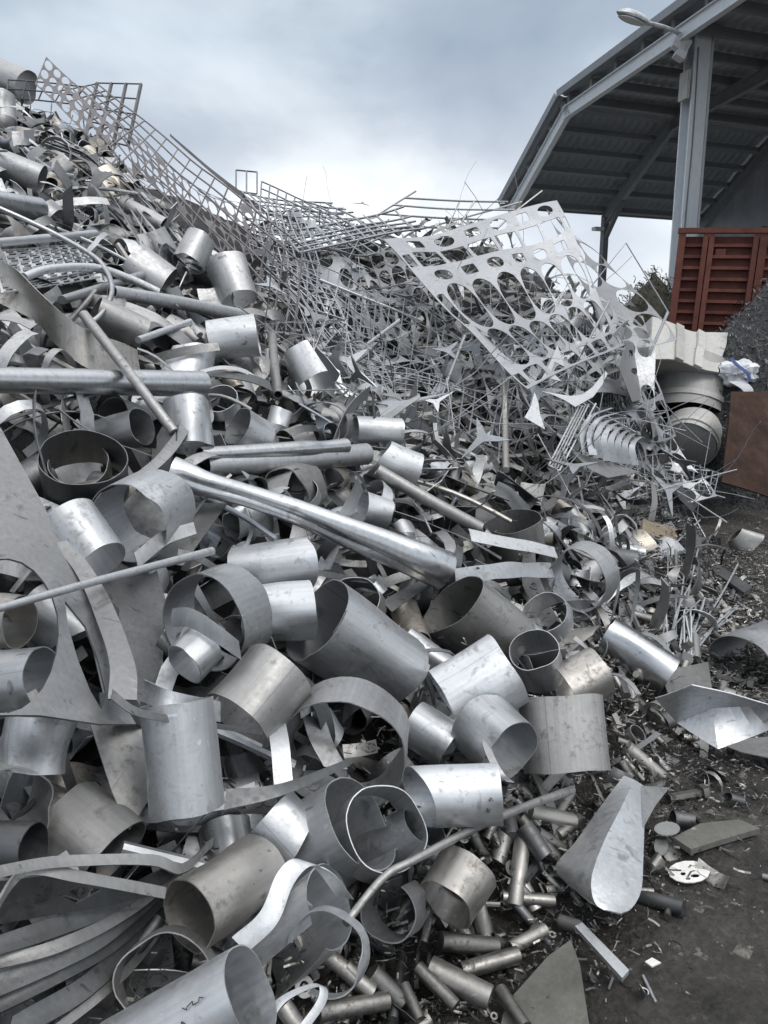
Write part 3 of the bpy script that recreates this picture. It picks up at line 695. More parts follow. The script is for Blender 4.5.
T('sheet_roll', 'half curled sheet standing behind the small scrap', (660, 728), (678, 720), 26, k=.5, off=.1, arc=170, roll=90, mat='steel_dull', cat='sheet roll')
T('steel_tube', 'little tube with a round mouth among the small scrap', (638, 733), (628, 741), 9, k=.6, off=.08, mat='steel_dull', short='the little round mouth')
T('sheet_cone', 'flared cone of sheet lying alone on the dirt by the heap', (748, 548), (735, 535), 20, k=-.2, off=.05, r2=.45, sq=.5, mat='steel_dull', cat='cone', short='the flared cone')
PL('scrap_board', 'tan board lying on the far scrap toward the dirt', [(642, 520), (677, 530), (675, 543), (641, 533)], [(642, 520, .06), (677, 530, .05), (641, 533, .08)], mat='wood_tan', th=.02, cat='board')
PL('flat_bar', 'dark long flat bar on the dirt edge above the bundle of thin rods', [(697, 561), (706, 558), (752, 588), (744, 594)], flat(.06, (697, 561), (706, 558), (744, 594)), mat='steel_dark', th=.02, cat='flat bar')
o = empty('rod_bundle', W(690, 640, .05), 'fanned bundle of thin pale rods beside the open roll', 'rod bundle')
rr = random.Random(3)
for i in range(16):
    e = (700+rr.uniform(-18, 38), 598+rr.uniform(-4, 22)); s0 = (684+rr.uniform(-6, 8), 654+rr.uniform(-5, 5))
    V, Fc = sweep([W(*s0, .06), W(*e, .14+.06*rr.random())], .0055, 6); mesh_obj('thin_rod', V, Fc, 'sheet_bright', o)
HERO.append(('the fanned rod bundle', 695, 640, 20))
for i, (a, b) in enumerate([((662, 645), (668, 548)), ((668, 648), (686, 560)), ((676, 640), (676, 552)), ((690, 640), (738, 564)), ((660, 560), (700, 520)), ((672, 630), (690, 585)), ((668, 650), (664, 590)), ((664, 640), (700, 600)), ((680, 650), (700, 540))]):
    RD('wire', ['tall upright wire', 'leaning tall wire', 'middle upright wire', 'long wire leaning over the dirt', 'short wire at the top', 'short steep wire', 'lowest left wire', 'shallow wire', 'longest leaning wire'][i]+' springing from the sheaf by the open roll', [(*a, .08), ((a[0]+b[0])/2+rr.uniform(-3, 3), (a[1]+b[1])/2, .18), (*b, .3)], .8, mat='sheet_bright', n=5, cat='wire', group='wires springing up by the open roll')
# big arching hoop and neighbours, lower centre
T('steel_hoop', 'large grey hoop arching over dark gaps above the big pale roll', (341, 758), (350, 732), 66, k=.8, ln=.15, off=.2, cat='hoop', mat='sheet_grey', dent=.02, short='the large arching hoop')
RB('metal_strip', 'curved strip propping up the inside of the large arching hoop', [(313, 718, .1), (322, 742, .12), (336, 768, .1)], 24, (1, .2, .2), mat='sheet_grey')
RB('metal_strip', 'pale upright strip at the outer side of the large arching hoop', [(276, 712, .2), (280, 745, .22), (284, 785, .2)], 18, (1, -.1, .4), mat='sheet_bright')
T('steel_tube', 'slim tube with a ragged open mouth right of the large arching hoop', (452, 748), (412, 722), 24, k=.35, off=.16, mat='steel_satin', short='the ragged slim tube')
RB('dark_blade', 'long dark blade of sheet wedged under the large arching hoop', [(225, 800, .2), (280, 790, .24), (350, 762, .24)], 18, (0, 1, -.7), mat='steel_dark', w2=8)
T('steel_tube', 'smooth round-shouldered tube below the wide pale hoop', (238, 722), (280, 672), 41, k=.5, off=.14, mat='steel_dull', short='the round-shouldered tube')
RB('metal_strip', 'curled pale strip lying on top of the pale upright tube', [(142, 690, .26), (160, 698, .34), (190, 706, .34), (220, 712, .26)], 20, (0, 1, -.2), mat='sheet_bright', curl=.15, short='the curled pale strip')
RB('metal_strip', 'second curled strip tucked under the curled pale strip', [(140, 708, .22), (165, 718, .28), (200, 722, .28), (222, 700, .2)], 15, (0, 1, .2), mat='sheet_grey')
# ---- left side
o = PL('cut_plate', 'large foreground plate with round cutouts at the left edge', [(-20, 400), (2, 428), (38, 505), (62, 548), (92, 608), (112, 660), (118, 690), (138, 722), (100, 723), (40, 716), (-20, 715)], [(0, 428, .55), (112, 660, .35), (0, 712, .40)], holes=[circ(2, 636, 55, 78, 26), [(63, 603), (84, 628), (98, 658), (108, 692), (103, 708), (92, 690), (78, 660), (66, 628)]], mat='plate_grey', th=.006, cat='cut plate', short='the large cut plate', crumple=.035)
RB('bent_plate', 'long curved blade standing up along the edge of the large cut plate', [(60, 542, .45), (84, 570, .44), (106, 615, .42), (122, 665, .41), (122, 700, .40)], 14, (1, -.25, .5), (1, .1, .4), mat='plate_grey', w2=26, th=.005, cat='blade', short='the long curved blade')
RB('metal_strip', 'narrow dark strip trailing from the foot of the large cut plate', [(112, 694, .42), (138, 712, .40), (190, 722, .36), (262, 733, .26)], 9, (0, 1, -.6), mat='steel_dark', w2=5)
RD('steel_rod', 'straight rod passing in front of the large cut plate', [(-10, 611, .52), (100, 580, .5), (212, 551, .42)], 4.2, mat='steel_satin', sm=0, short='the straight foreground rod')
T('steel_tube', 'yellowish tube seen through the hole of the large cut plate', (20, 622), (-40, 615), 26, k=.3, off=.16, mat='steel_warm')
T('sheet_roll', 'smooth grey roll low in the hole of the large cut plate', (45, 680), (-30, 690), 34, k=.15, off=.18, mat='steel_satin', cat='sheet roll')
T('sheet_roll', 'crumpled sheet roll below the large cut plate', (30, 770), (40, 715), 34, crush=2.2, k=.2, off=.15, mat='steel_satin', dent=.1, cat='sheet roll', short='the crumpled roll')
PL('metal_sheet', 'broad stained sheet leaning behind the long curved blade', [(85, 560), (150, 555), (165, 600), (160, 700), (110, 720), (92, 640)], [(85, 560, .02), (150, 555, -.02), (110, 720, .04)], mat='steel_dark', crumple=.03)
RB('metal_strip', 'bent strip left of the wide pale hoop under the round hole', [(136, 560, .2), (165, 538, .22), (195, 528, .24)], 16, (.4, 1, -.3), mat='sheet_grey', w2=13)
T('steel_tube', 'round pale tube end below the dark ring tube', (98, 565), (65, 520), 31, k=.3, off=.15, mat='steel_pale', dent=.04, short='the round pale tube end')
T('steel_tube', 'wide ring tube with a dark mouth and nested strips', (83, 457), (86, 488), 42, k=.72, off=.22, mat='steel_dark', dent=.015, short='the dark ring tube', sq=.92)
T('steel_hoop', 'inner hoop lying inside the dark ring tube', (80, 463), (82, 474), 29, k=.75, ln=.06, off=.1, cat='hoop', mat='steel_dull')
T('steel_hoop', 'broad hoop with a thick wall below the dark ring tube', (128, 524), (158, 506), 43, arc=390, roll=200, spiral=.06, k=.72, ln=.22, off=.2, cat='hoop', mat='steel_satin', short='the broad thick hoop')
RB('curved_strip', 'curved strip swinging around under the diagonal pole', [(160, 402, .2), (182, 410, .26), (184, 428, .28), (165, 455, .28), (138, 478, .26)], 11, (.5, .3, .8), (.5, .6, -.4), mat='sheet_grey', th=.006)
RD('steel_pipe', 'thick polished pipe lying level across the left edge', [(-12, 380, .25), (100, 382, .25), (202, 384, .25)], 12.5, cat='pipe', mat='steel_polished', sm=0, n=24, short='the thick polished pipe', hollow=True)
RD('steel_rod', 'diagonal pole leaning over the thick polished pipe', [(84, 315, .36), (130, 374, .42), (174, 432, .3)], 5.2, cat='pole', mat='steel_dull', n=14, short='the diagonal pole')
RD('steel_pipe', 'slim frosted pipe with an open end above the diagonal pole', [(112, 292, .25), (180, 303, .25), (243, 316, .22)], 6.4, cat='pipe', mat='steel_satin', hollow=True, n=16, sm=0, short='the slim frosted pipe')
RD('conduit', 'bent conduit lying over the patterned grating', [(24, 277, .25), (50, 269, .28), (95, 268, .28), (130, 279, .26), (158, 292, .22)], 4.2, cat='conduit', mat='sheet_bright')
RD('conduit', 'thin hooped conduit curving down past the patterned grating', [(-6, 206, .3), (30, 222, .33), (68, 241, .35), (100, 262, .35), (112, 288, .33), (103, 312, .28), (86, 326, .2)], 2.6, cat='conduit', mat='steel_polished', short='the thin hooped conduit')
RD('steel_rod', 'straight rod lying just above the patterned grating', [(-8, 243, .3), (95, 234, .22)], 4.2, mat='steel_satin', sm=0)
RD('steel_rod', 'short rod stub crossing over the bent conduit', [(62, 300, .2), (160, 270, .2)], 4.5, mat='steel_satin', sm=0)
RD('steel_rod', 'bent bar with a hooked end below the slim frosted pipe', [(138, 340, .2), (190, 322, .2), (200, 335, .14)], 3.5, mat='sheet_bright', sm=0)
RB('crumpled_sheet', 'large warped sheet sweeping down behind the thick polished pipe', [(-14, 275, .16), (25, 295, .2), (60, 330, .2), (95, 352, .16), (140, 366, .06)], 62, (.5, 1, -.1), (.1, 1, .3), mat='steel_warm', w2=36, curl=.12, cat='sheet', short='the large warped sheet')
T('steel_tube', 'oval mouthed dark tube under the slim frosted pipe', (92, 318), (140, 338), 27, k=.45, off=.08, mat='steel_dull', sq=.7, short='the oval dark mouth')
T('steel_tube', 'open tube mouth just below the thick polished pipe', (142, 426), (98, 440), 19, k=.4, off=.1, mat='steel_satin')
T('steel_tube', 'upright grey tube standing below the end of the polished pipe', (190, 448), (186, 402), 23, k=.2, off=.1, mat='steel_satin', short='the upright grey tube')
T('steel_hoop', 'flat ring with a heat-tinted patch right of the polished pipe', (219, 398), (222, 408), 19, k=.6, ln=.07, off=.1, cat='hoop', mat='steel_pale', short='the heat-tinted ring')
T('steel_tube', 'dark mouthed tube right of the upright grey tube', (238, 426), (262, 440), 20, k=.6, off=.1, mat='steel_satin')
T('sheet_roll', 'faceted pale roll below the open end of the frosted pipe', (210, 342), (258, 336), 21, crush=2.0, k=.1, off=.1, mat='sheet_bright', cat='sheet roll', short='the faceted pale roll')
RB('ring_strip', 'ring shaped strip with a flat tail right of the polished pipe', [(200, 372, .15), (222, 368, .18), (245, 372, .18), (262, 384, .14)], 8, (.1, .6, -.8), mat='sheet_bright')
T('steel_tube', 'slim tube slanting at the foot of the strip bundle', (122, 205), (165, 226), 9, k=-.1, off=.1, mat='sheet_grey')
T('sheet_roll', 'long curled roll hanging down below the slim slanting tube', (148, 235), (172, 278), 20, k=.3, off=.12, arc=300, mat='sheet_grey', cat='sheet roll', short='the long hanging roll')
T('steel_tube', 'flared tube with a folded mouth beside the grid fence', (188, 264), (200, 238), 17, k=.3, off=.16, mat='sheet_grey', r2=.9)
T('elbow_tube', 'broad tube of an elbow pair lying left of its bent half', (222, 272), (178, 298), 21, k=.1, off=.12, mat='sheet_grey', short='the elbow tubes')
T('elbow_tube', 'bent lower half of the elbow pair with a torn mouth', (240, 300), (226, 264), 18, k=.25, off=.14, mat='sheet_grey', r2=1.15)
T('steel_tube', 'rounded tube stub behind the end of the frosted pipe', (165, 288), (130, 262), 22, k=-.2, off=.05, mat='sheet_grey')
RD('steel_pipe', 'upright pipe standing by the heat-tinted ring near the fences', [(278, 395, .1), (274, 362, .14), (272, 335, .15)], 4.4, cat='pipe', mat='steel_dull', hollow=True, short='the upright dull pipe')
T('sheet_roll', 'large bright curled sheet behind the upright dull pipe', (318, 384), (300, 352), 24, k=.25, off=.1, arc=300, mat='sheet_bright', r2=.8, cat='sheet roll', short='the bright curled sheet')
RD('steel_pipe', 'upright brass-toned pole rising in front of the cut sheets', [(506, 470, .05), (505, 425, .25), (505, 380, .45)], 3.4, cat='pole', mat='steel_warm', short='the upright pole')
# ---- upper left
T('steel_tube', 'large tube end at the very top of the heap', (-8, 72), (27, 88), 16, k=-.2, off=.1, mat='sheet_grey', short='the topmost tube')
T('steel_tube', 'grey tube stub cut by the left edge near the top', (4, 122), (2, 96), 12, k=.1, off=.2, mat='sheet_grey')
T('steel_tube', 'thick grey tube sloping down at the upper left edge', (42, 180), (-14, 158), 14, k=-.2, off=.15, mat='sheet_grey', short='the thick sloping tube')
RD('steel_pipe', 'bright polished pipe end at the upper left edge', [(-12, 200, .3), (20, 206, .3), (39, 209, .3)], 11, cat='pipe', mat='steel_polished', sm=0, n=20, short='the bright pipe end')
def grating():
    fn = patch([(-8, 250, hit(-8, 250)-.16), (84, 243, hit(84, 243)-.1), (100, 280, hit(100, 280)-.16), (4, 290, hit(4, 290)-.22)], .02, 2, 4)
    mb = MB()
    for i in range(9):
        for j in range(6):
            c0 = ((i+.5)/9, (j+.5)/6); P = []
            for a, b in ((-.4, -.4), (.35, -.4), (.35, -.05), (-.3, -.05), (-.3, .35), (.4, .35)): P.append(fn(c0[0]+a/9, c0[1]+b/6))
            for a, b in zip(P, P[1:]): mb.bar(a, b, .012, .004)
        mb.bar(fn(i/9, 0), fn(i/9, 1), .01, .004)
    for j in range(7): mb.bar(fn(0, j/6), fn(1, j/6), .01, .004)
    return mb
o = grating().build('patterned_grating', 'sheet_bright', smooth=False); tag(o, 'laser-cut grating with a maze pattern under the bent conduit', 'grating'); HERO.append(('the patterned grating', 48, 265, 40))
rr = random.Random(11)
for i in range(13):
    f = i/12
    x0, y0 = 52+f*-14+rr.uniform(-4, 4), 112+f*40
    x1, y1 = 205-f*70+rr.uniform(-5, 5), 258-f*22+rr.uniform(-4, 6)
    RB('long_strip', ['topmost', 'second', 'third', 'fourth', 'fifth', 'sixth', 'seventh', 'eighth', 'ninth', 'tenth', 'eleventh', 'twelfth', 'lowest'][i]+' strip of the dark bundle below the grid fence', [(x0, y0, .22+rr.uniform(-.1, .06)), (x0*.65+x1*.35+rr.uniform(-5, 5), y0*.72+y1*.28-f*16+rr.uniform(-4, 4), .36+rr.uniform(-.12, .08)), (x0*.3+x1*.7, y0*.36+y1*.64-f*14+rr.uniform(-4, 4), .32+rr.uniform(-.12, .08)), (x1, y1, .16)], 8+rr.uniform(-3, 4), (.7, .6, -1.2*rr.uniform(.3, 1.4)), (.3, .8, -1.2), mat=['steel_dark', 'sheet_grey', 'steel_dark', 'plate_grey'][i % 4], curl=.35, group='dark bundle of long strips', short='the dark strip bundle' if i == 6 else None)
RB('curved_strip', 'broad curved strip hooking over the head of the strip bundle', [(8, 140, .2), (36, 134, .24), (50, 118, .22), (52, 100, .12)], 12, (.2, 1, -.3), mat='sheet_grey')
# ---- perforated plate and grid fences on the skyline
cut_sheet('perforated_sheet', 'perforated sheet with round holes standing on the skyline', [(47, 61, 7.6), (125, 127, 7.3), (112, 160, 7.1), (36, 88, 7.4)], 9, 3, (.82, 1), .05, 3, missing=0, mat='fence_brown', short='the perforated skyline sheet')
fence('fence_panel', 'brownish open grid panel standing out against the sky', [(97, 83, 8.2), (141, 84, 8.0), (128, 146, 7.6), (86, 135, 7.8)], 3, 4, .009, .0, 1, mat='fence_brown', rx=.018, short='the brown grid panel')
fence('fence_panel', 'long grid fence sliding down the slope from the skyline', [(97, 84, 8.1), (303, 246, 5.9), (292, 352, 5.2), (60, 92, 7.9)], 17, 6, .0075, .03, 2, mat='fence_brown', short='the long grid fence', seg=17)
fence('fence_panel', 'low fence rail row crossing behind the perforated sheet', [(8, 80, 7.7), (84, 86, 7.5), (72, 104, 7.4), (6, 98, 7.6)], 4, 2, .008, .02, 6, mat='fence_brown')
RB('metal_strip', 'thin blade of sheet pointing up past the long grid fence', [(170, 135, .3), (215, 174, -.2), (264, 212, -.8)], 2.5, (.2, 1, 0), mat='fence_brown', D=9.0, w2=7)
fence('fence_panel', 'small square frame standing above the fence pile skyline', [(236, 170, 9.8), (257, 172, 9.8), (257, 194, 9.8), (236, 191, 9.8)], 2, 1, .012, 0, 3, short='the small skyline frame')
pan = [
 ('flat fence panel along the skyline of the second pile', [(236, 193, 9.7), (332, 196, 9.3), (425, 240, 8.2), (300, 262, 7.4)], 14, 8, .011, .10, 11),
 ('ladder-like fence panel lying over the skyline panel', [(300, 256, 7.0), (424, 226, 7.9), (404, 206, 8.6), (284, 232, 7.9)], 12, 5, .012, .03, 12),
 ('steep fence panel sliding down beside the long grid fence', [(240, 205, 8.4), (300, 215, 8.2), (345, 330, 6.2), (262, 300, 6.4)], 9, 14, .008, .10, 13),
 ('bent wire mesh hanging in the dark hollow of the second pile', [(322, 300, 6.9), (445, 322, 6.7), (432, 396, 5.5), (318, 378, 5.6)], 9, 5, .005, .14, 14),
 ('fence panel leaning in the hollow below the ladder-like panel', [(290, 245, 7.2), (372, 290, 7.0), (356, 392, 5.5), (284, 340, 5.8)], 8, 12, .006, .12, 15),
 ('curved railing rising against the sky behind the large cut sheet', [(378, 214, 8.8), (416, 192, 9.0), (545, 193, 9.2), (502, 228, 8.5)], 1, 0, .016, .0, 16),
 ('twisted mesh panel beneath the edge of the large cut sheet', [(372, 330, 6.6), (520, 372, 6.4), (500, 440, 5.5), (370, 410, 5.4)], 12, 7, .005, .18, 17),
 ('dense wire mesh standing upright right of the upright pole', [(560, 330, 7.0), (632, 330, 7.3), (628, 430, 6.2), (570, 432, 6.0)], 22, 3, .005, .10, 18),
 ('bent mesh scrap at the foot of the cut sheet pile', [(672, 462, 6.9), (722, 466, 7.1), (716, 492, 6.7), (676, 488, 6.6)], 7, 4, .006, .08, 19),
 ('broken fence panel low in the second pile by the tube slope', [(280, 330, 5.9), (360, 352, 5.9), (410, 420, 5.1), (300, 372, 5.2)], 10, 5, .006, .1, 20),
 ('wide mesh lying under the skeleton sheets mid pile', [(440, 290, 7.6), (560, 300, 7.8), (580, 420, 6.0), (470, 400, 6.0)], 13, 12, .005, .15, 21),
 ('tilted fence panel right of the small skyline frame', [(262, 188, 9.3), (346, 205, 9.0), (330, 232, 8.4), (258, 226, 8.5)], 10, 6, .010, .08, 22)]
for lab, C, nx, ny, r, amp, sd in pan:
    if ny: fence('fence_panel', lab, C, nx, ny, r, amp, sd, skip=.08, short=None, group='loose fence panels of the second pile')
o = empty('railing', at(378, 214, 8.8), 'curved railing rising against the sky behind the large cut sheet', 'railing')
for a, b in (((405, 165), (550, 0)),): pass
for pts in ([(405, 198, 8.8), (460, 201, 8.9), (508, 202, 9.0)], [(393, 205, 8.8), (450, 209, 8.8), (515, 210, 8.9)], [(381, 214, 8.8), (440, 218, 8.8), (498, 220, 8.8)], [(414, 227, 8.7), (450, 228, 8.7), (498, 228, 8.6)], [(376, 216, 8.8), (395, 204, 8.85), (416, 191, 8.9)], [(497, 229, 8.6), (515, 212, 8.8), (542, 191, 9.0)], [(418, 230, 8.7), (470, 216, 8.8), (522, 202, 9.0)], [(458, 229, 8.7), (466, 215, 8.8), (474, 202, 8.9)]):
    V, Fc = sweep(catmull([at(*p) for p in pts], 5), .011, 6); mesh_obj('rail', V, Fc, 'sheet_grey', o)
HERO.append(('the skyline railing', 450, 210, 30))
# ---- laser-cut skeleton sheets
def bighole(i, j):
    if i in (0, 7): return (.7, .2) if j % 2 else None
    if j == 0: return (.66, 1) if i % 2 == 0 else (.5, .3)
    if j == 1: return (.88, .15)
    if j == 2: return (.6, .9) if i % 2 else (.5, .2)
    if j == 5: return (.8, .4)
    return (.97, .85)
cut_sheet('lattice_sheet', 'large pale laser-cut sheet leaning on the second pile with rows of oval holes', [(383, 246, 6.8), (556, 206, 7.5), (625, 345, 6.4), (527, 392, 5.4)], 8, 6, bighole, .05, 2, us=[0, .06, .22, .38, .54, .69, .83, .97, 1], vs=[0, .12, .24, .36, .66, .9, 1], th=.006, mat='cut_grey', m=32, short='the large cut sheet')
def lower(i, j):
    return [(.97, 1), (.9, .3), (.95, .7), (.97, .9), (.85, .2)][(i*3+j*2) % 5]
cut_sheet('lattice_sheet', 'thin sagging lattice sheet with torn openings spreading below the large cut sheet', [(470, 330, 6.0), (600, 300, 6.9), (680, 430, 6.5), (560, 440, 5.4)], 7, 5, lower, .13, 61, us=[0, .17, .3, .45, .6, .72, .86, 1], vs=[0, .2, .38, .6, .78, 1], th=.004, mat='cut_grey', m=32, sag=.15, short='the sagging lattice sheet')
sk = [
 ('pale skeleton sheet with long oval holes against the shed', [(548, 208, 7.7), (572, 222, 7.9), (672, 345, 7.0), (610, 350, 6.5)], 2, 5, (.96, 1), .06, 31),
 ('skeleton sheet with ring holes hanging below the large cut sheet', [(540, 300, 7.0), (640, 320, 7.1), (660, 400, 6.3), (560, 400, 6.1)], 6, 5, (.95, 1), .12, 32),
 ('folded skeleton sheet behind the upright pole', [(470, 350, 6.9), (560, 345, 7.0), (575, 440, 5.7), (500, 452, 5.5)], 5, 5, (.93, 1), .14, 33),
 ('crushed skeleton sheet low at the right of the second pile', [(560, 405, 6.3), (660, 420, 6.6), (712, 500, 6.4), (600, 500, 5.7)], 8, 5, (.94, 1), .16, 35),
 ('dark skeleton sheet in the hollow under the ladder-like panel', [(300, 262, 7.5), (390, 262, 7.7), (420, 340, 6.8), (330, 330, 6.5)], 6, 5, (.9, 1), .18, 37),
 ('bent skeleton sheet between the skyline panel and the large cut sheet', [(350, 225, 8.8), (410, 235, 8.6), (470, 330, 7.0), (400, 320, 6.8)], 5, 7, (.94, 1), .15, 38),
 ('skeleton sheet buried behind the bent wire mesh', [(340, 300, 7.4), (450, 300, 7.6), (480, 380, 6.3), (370, 380, 6.0)], 7, 5, (.88, 1), .18, 39),
 ('pale skeleton sheet tangled in the steep fence panel', [(246, 222, 8.6), (310, 226, 8.5), (320, 290, 7.1), (262, 286, 7.0)], 6, 5, (.93, 1), .14, 40),
 ('skeleton sheet peeking through the long grid fence', [(190, 170, 7.9), (250, 205, 7.9), (270, 280, 6.6), (215, 235, 6.8)], 6, 6, (.93, 1), .14, 41),
 ('skyline skeleton sheet right of the brown grid panel', [(120, 130, 7.9), (190, 185, 7.4), (195, 225, 6.7), (135, 175, 6.9)], 8, 4, (.9, 1), .1, 42)]
for lab, C, nx, ny, h, amp, sd in sk:
    cut_sheet('skeleton_sheet', lab, C, nx, ny, h, amp, sd, mat='fence_brown' if sd in (41, 42) else 'cut_grey', group='laser-cut skeleton sheets of the second pile')
q = lambda x, y: (520+x*.2083, 340+y*.2083)
PL('cut_offcut', 'bright crescent offcut hooked over the comb of thin rods', [q(95, 245), q(170, 258), q(240, 270), q(300, 262), q(350, 225), q(385, 180), q(410, 150), q(420, 162), q(395, 215), q(350, 275), q(330, 285), q(265, 322), q(215, 290), q(160, 265)], [(555, 394, .75), (607, 372, .7), (575, 407, .72)], mat='sheet_bright', cat='offcut', short='the bright crescent')
o = empty('rod_comb', at(577, 407, 5.3), 'comb of parallel thin rods hanging from the bright crescent', 'rod comb')
for i in range(5):
    V, Fc = sweep([at(579+i*3.2+(4 if i == 4 else 0), 406-i*.6, 5.35), at(549+i*2.6, 465+i*1.4, 5.0)], .006, 6); mesh_obj('thin_rod', V, Fc, 'sheet_bright', o)
V, Fc = sweep([at(548, 465, 5.0), at(560, 471, 5.0)], .006, 6); mesh_obj('end_bar', V, Fc, 'sheet_bright', o)
PL('cut_offcut', 'pale three-pointed offcut left of the bright crescent', [q(70, 250), q(88, 300), q(95, 350), q(120, 430), q(60, 395), q(22, 372), q(52, 320)], [(535, 392, .7), (545, 430, .62), (525, 416, .62)], mat='sheet_bright', cat='offcut', short='the pale pointed offcut')
PL('cut_offcut', 'pale star offcut above the pale pointed offcut', [q(180, 25), q(200, 90), q(215, 130), q(165, 105), q(150, 150), q(200, 200), q(140, 185), q(95, 200), q(130, 140)], [(557, 345, .7), (565, 367, .66), (540, 382, .68)], mat='sheet_grey', cat='offcut')
PL('cut_offcut', 'white plate with two round holes at the end of the second pile', [(619, 327), (634, 318), (662, 344), (628, 348), (612, 335)], [(619, 327, .75), (634, 318, .7), (662, 344, .75)], holes=[circ(630, 325, 8, 4, 12, 5), circ(642, 339, 11, 7, 14, 10)], mat='sheet_bright', cat='plate', short='the white two-hole plate')
PL('cut_plate', 'tall slotted plate leaning below the white two-hole plate', [(628, 340), (640, 352), (652, 375), (640, 400), (632, 402), (618, 366)], [(628, 340, .7), (652, 375, .7), (632, 402, .6)], holes=[circ(637, 372, 7, 3.5, 10, 20), [(629, 350), (633, 350), (633, 356), (629, 356)]], mat='sheet_grey', cat='cut plate')
PL('cut_offcut', 'long triangular offcut at the foot of the cut sheets', [(572, 452), (600, 460), (640, 472), (608, 478), (590, 470)], [(572, 452, .45), (640, 472, .45), (608, 478, .4)], mat='sheet_grey', cat='offcut')
PL('cut_offcut', 'dark triangular plate below the stainless tanks', [(672, 482), (700, 484), (716, 478), (704, 498), (692, 512), (680, 500)], [(672, 482, .5), (716, 478, .4), (692, 512, .45)], mat='steel_dark', cat='offcut')
RB('cut_offcut', 'curved blade of sheet leaning across the stainless tanks', [(650, 428, .8), (675, 418, .85), (700, 408, .8), (718, 408, .75), (726, 416, .7)], 8, (.1, 1, .2), mat='sheet_grey', w2=3, cat='offcut', D=None)
o = empty('ribbed_offcut', W(590, 450, .5), 'ribbed slotted offcut curling below the dense wire mesh', 'offcut')
for i in range(8):
    P = [W(586+i*7, 452+i*3-max(0, i-3)*2, .45), W(583+i*7, 432+i*2, .6), W(592+i*7, 416+i*3, .68), W(612+i*5, 408+i*5, .6)]
    P = catmull(P, 5); V = []
    for j, p in enumerate(P):
        ww = .03*(1-.6*j/len(P)); V += [p-RIGHT*ww-FWD*.01, p+RIGHT*ww+FWD*.01]
    V, Fc = solid(V, grid_faces(len(P)-1, 1), .004); mesh_obj('rib', V, Fc, 'fence_metal', o)
fence('fence_panel', 'crumpled mesh at the right end of the second pile beside the tanks', [(585, 350, 7.0), (638, 360, 7.3), (655, 470, 6.6), (590, 470, 6.2)], 13, 6, .005, .22, 51, skip=.1, group='loose fence panels of the second pile')
fence('fence_panel', 'flattened mesh scrap spilling from the second pile onto the tubes', [(590, 455, 6.2), (690, 465, 6.5), (712, 525, 6.2), (610, 520, 5.6)], 12, 6, .005, .16, 52, skip=.1, group='loose fence panels of the second pile')
for i, (pts, D, r, lab) in enumerate([([(590, 288), (626, 243), (668, 312)], 7.0, .007, 'sharply bent thin rod peaking against the sky by the container'), ([(668, 312), (645, 365)], 6.9, .014, 'straight bright bar leaning beside the white box'), ([(564, 292), (524, 360)], 6.6, .014, 'straight bar leaning across the large cut sheet'), ([(610, 300), (560, 395)], 6.3, .010, 'thin pole leaning left of the white two-hole plate'), ([(320, 280), (420, 320)], 6.7, .012, 'straight bar lying in the dark hollow'), ([(368, 344), (400, 320)], 6.0, .014, 'stubby pale bar end sticking out of the hollow'), ([(442, 395), (465, 335)], 5.8, .012, 'pale slanted bar in front of the twisted mesh')]):
    P = [at(*p, D) for p in pts]; V, Fc = sweep(P, r, 7); o = mesh_obj('steel_rod', V, Fc, 'sheet_bright'); tag(o, lab, 'rod')
# =================================================================== ground, heap body
def ground():
    V = []; Fc = []
    xs = [-400, -100, -40, -15, -8, -4, -2]+[-1+.045*i for i in range(112)]+[4.2, 4.6]+[5+.25*i for i in range(41)]+[18, 25, 40, 100, 400]
    ys = [-300, -60, -15, -4, -1, .5]+[1+.045*i for i in range(134)]+[7.1+.25*i for i in range(58)]+[22, 26, 34, 50, 100, 400]
    for x in xs:
        for y in ys:
            z = .035*noise.noise(Vector((x*.5, y*.5, 0)))+.018*noise.noise(Vector((x*1.9, y*1.9, 3))) if abs(x) < 18 and abs(y) < 22 else 0
            V.append(Vector((x, y, z-.01+(.016*noise.noise(Vector((x*5, y*5, 8)))+.012*noise.noise(Vector((x*13, y*13, 2)))-.03*math.exp(-(((x-2.1-.18*(y-2))+.02*math.sin(y*9))/.16)**2) if abs(x) < 8 and abs(y) < 10 else 0))))
    return V, [tuple(reversed(f)) if False else f for f in grid_faces(len(xs)-1, len(ys)-1)]
V, Fc = ground(); o = mesh_obj('ground', V, Fc, 'dirt', center=False, matrix=Matrix.Identity(4)); tag(o, 'dark oily dirt yard with wet patches around the scrap heap', None, kind='structure')
def mound():
    V = []; n1, n2 = 150, 190
    for i in range(n1+1):
        for j in range(n2+1):
            x = -11+19*i/n1; y = .2+17.5*j/n2
            h = heap(x, y)
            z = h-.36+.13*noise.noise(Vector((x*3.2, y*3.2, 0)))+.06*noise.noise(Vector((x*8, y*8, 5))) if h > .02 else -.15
            V.append(Vector((x, y, z)))
    return V, grid_faces(n1, n2)
V, Fc = mound(); o = mesh_obj('scrap_mound', V, Fc, 'mound_gap_shade', center=False, matrix=Matrix.Identity(4)); tag(o, 'dark packed body of the scrap heap', None, kind='structure')

# =================================================================== shed
ph = R(20); E = Vector((math.cos(ph), math.sin(ph), 0)); NN = Vector((-math.sin(ph), math.cos(ph), 0)); Z = Vector((0, 0, 1))
eave = Vector((3.55, 24, 5.73)); kink = Vector((4.54, 21.27, 7.81)); top = Vector((6.18, 16.78, 8.26))
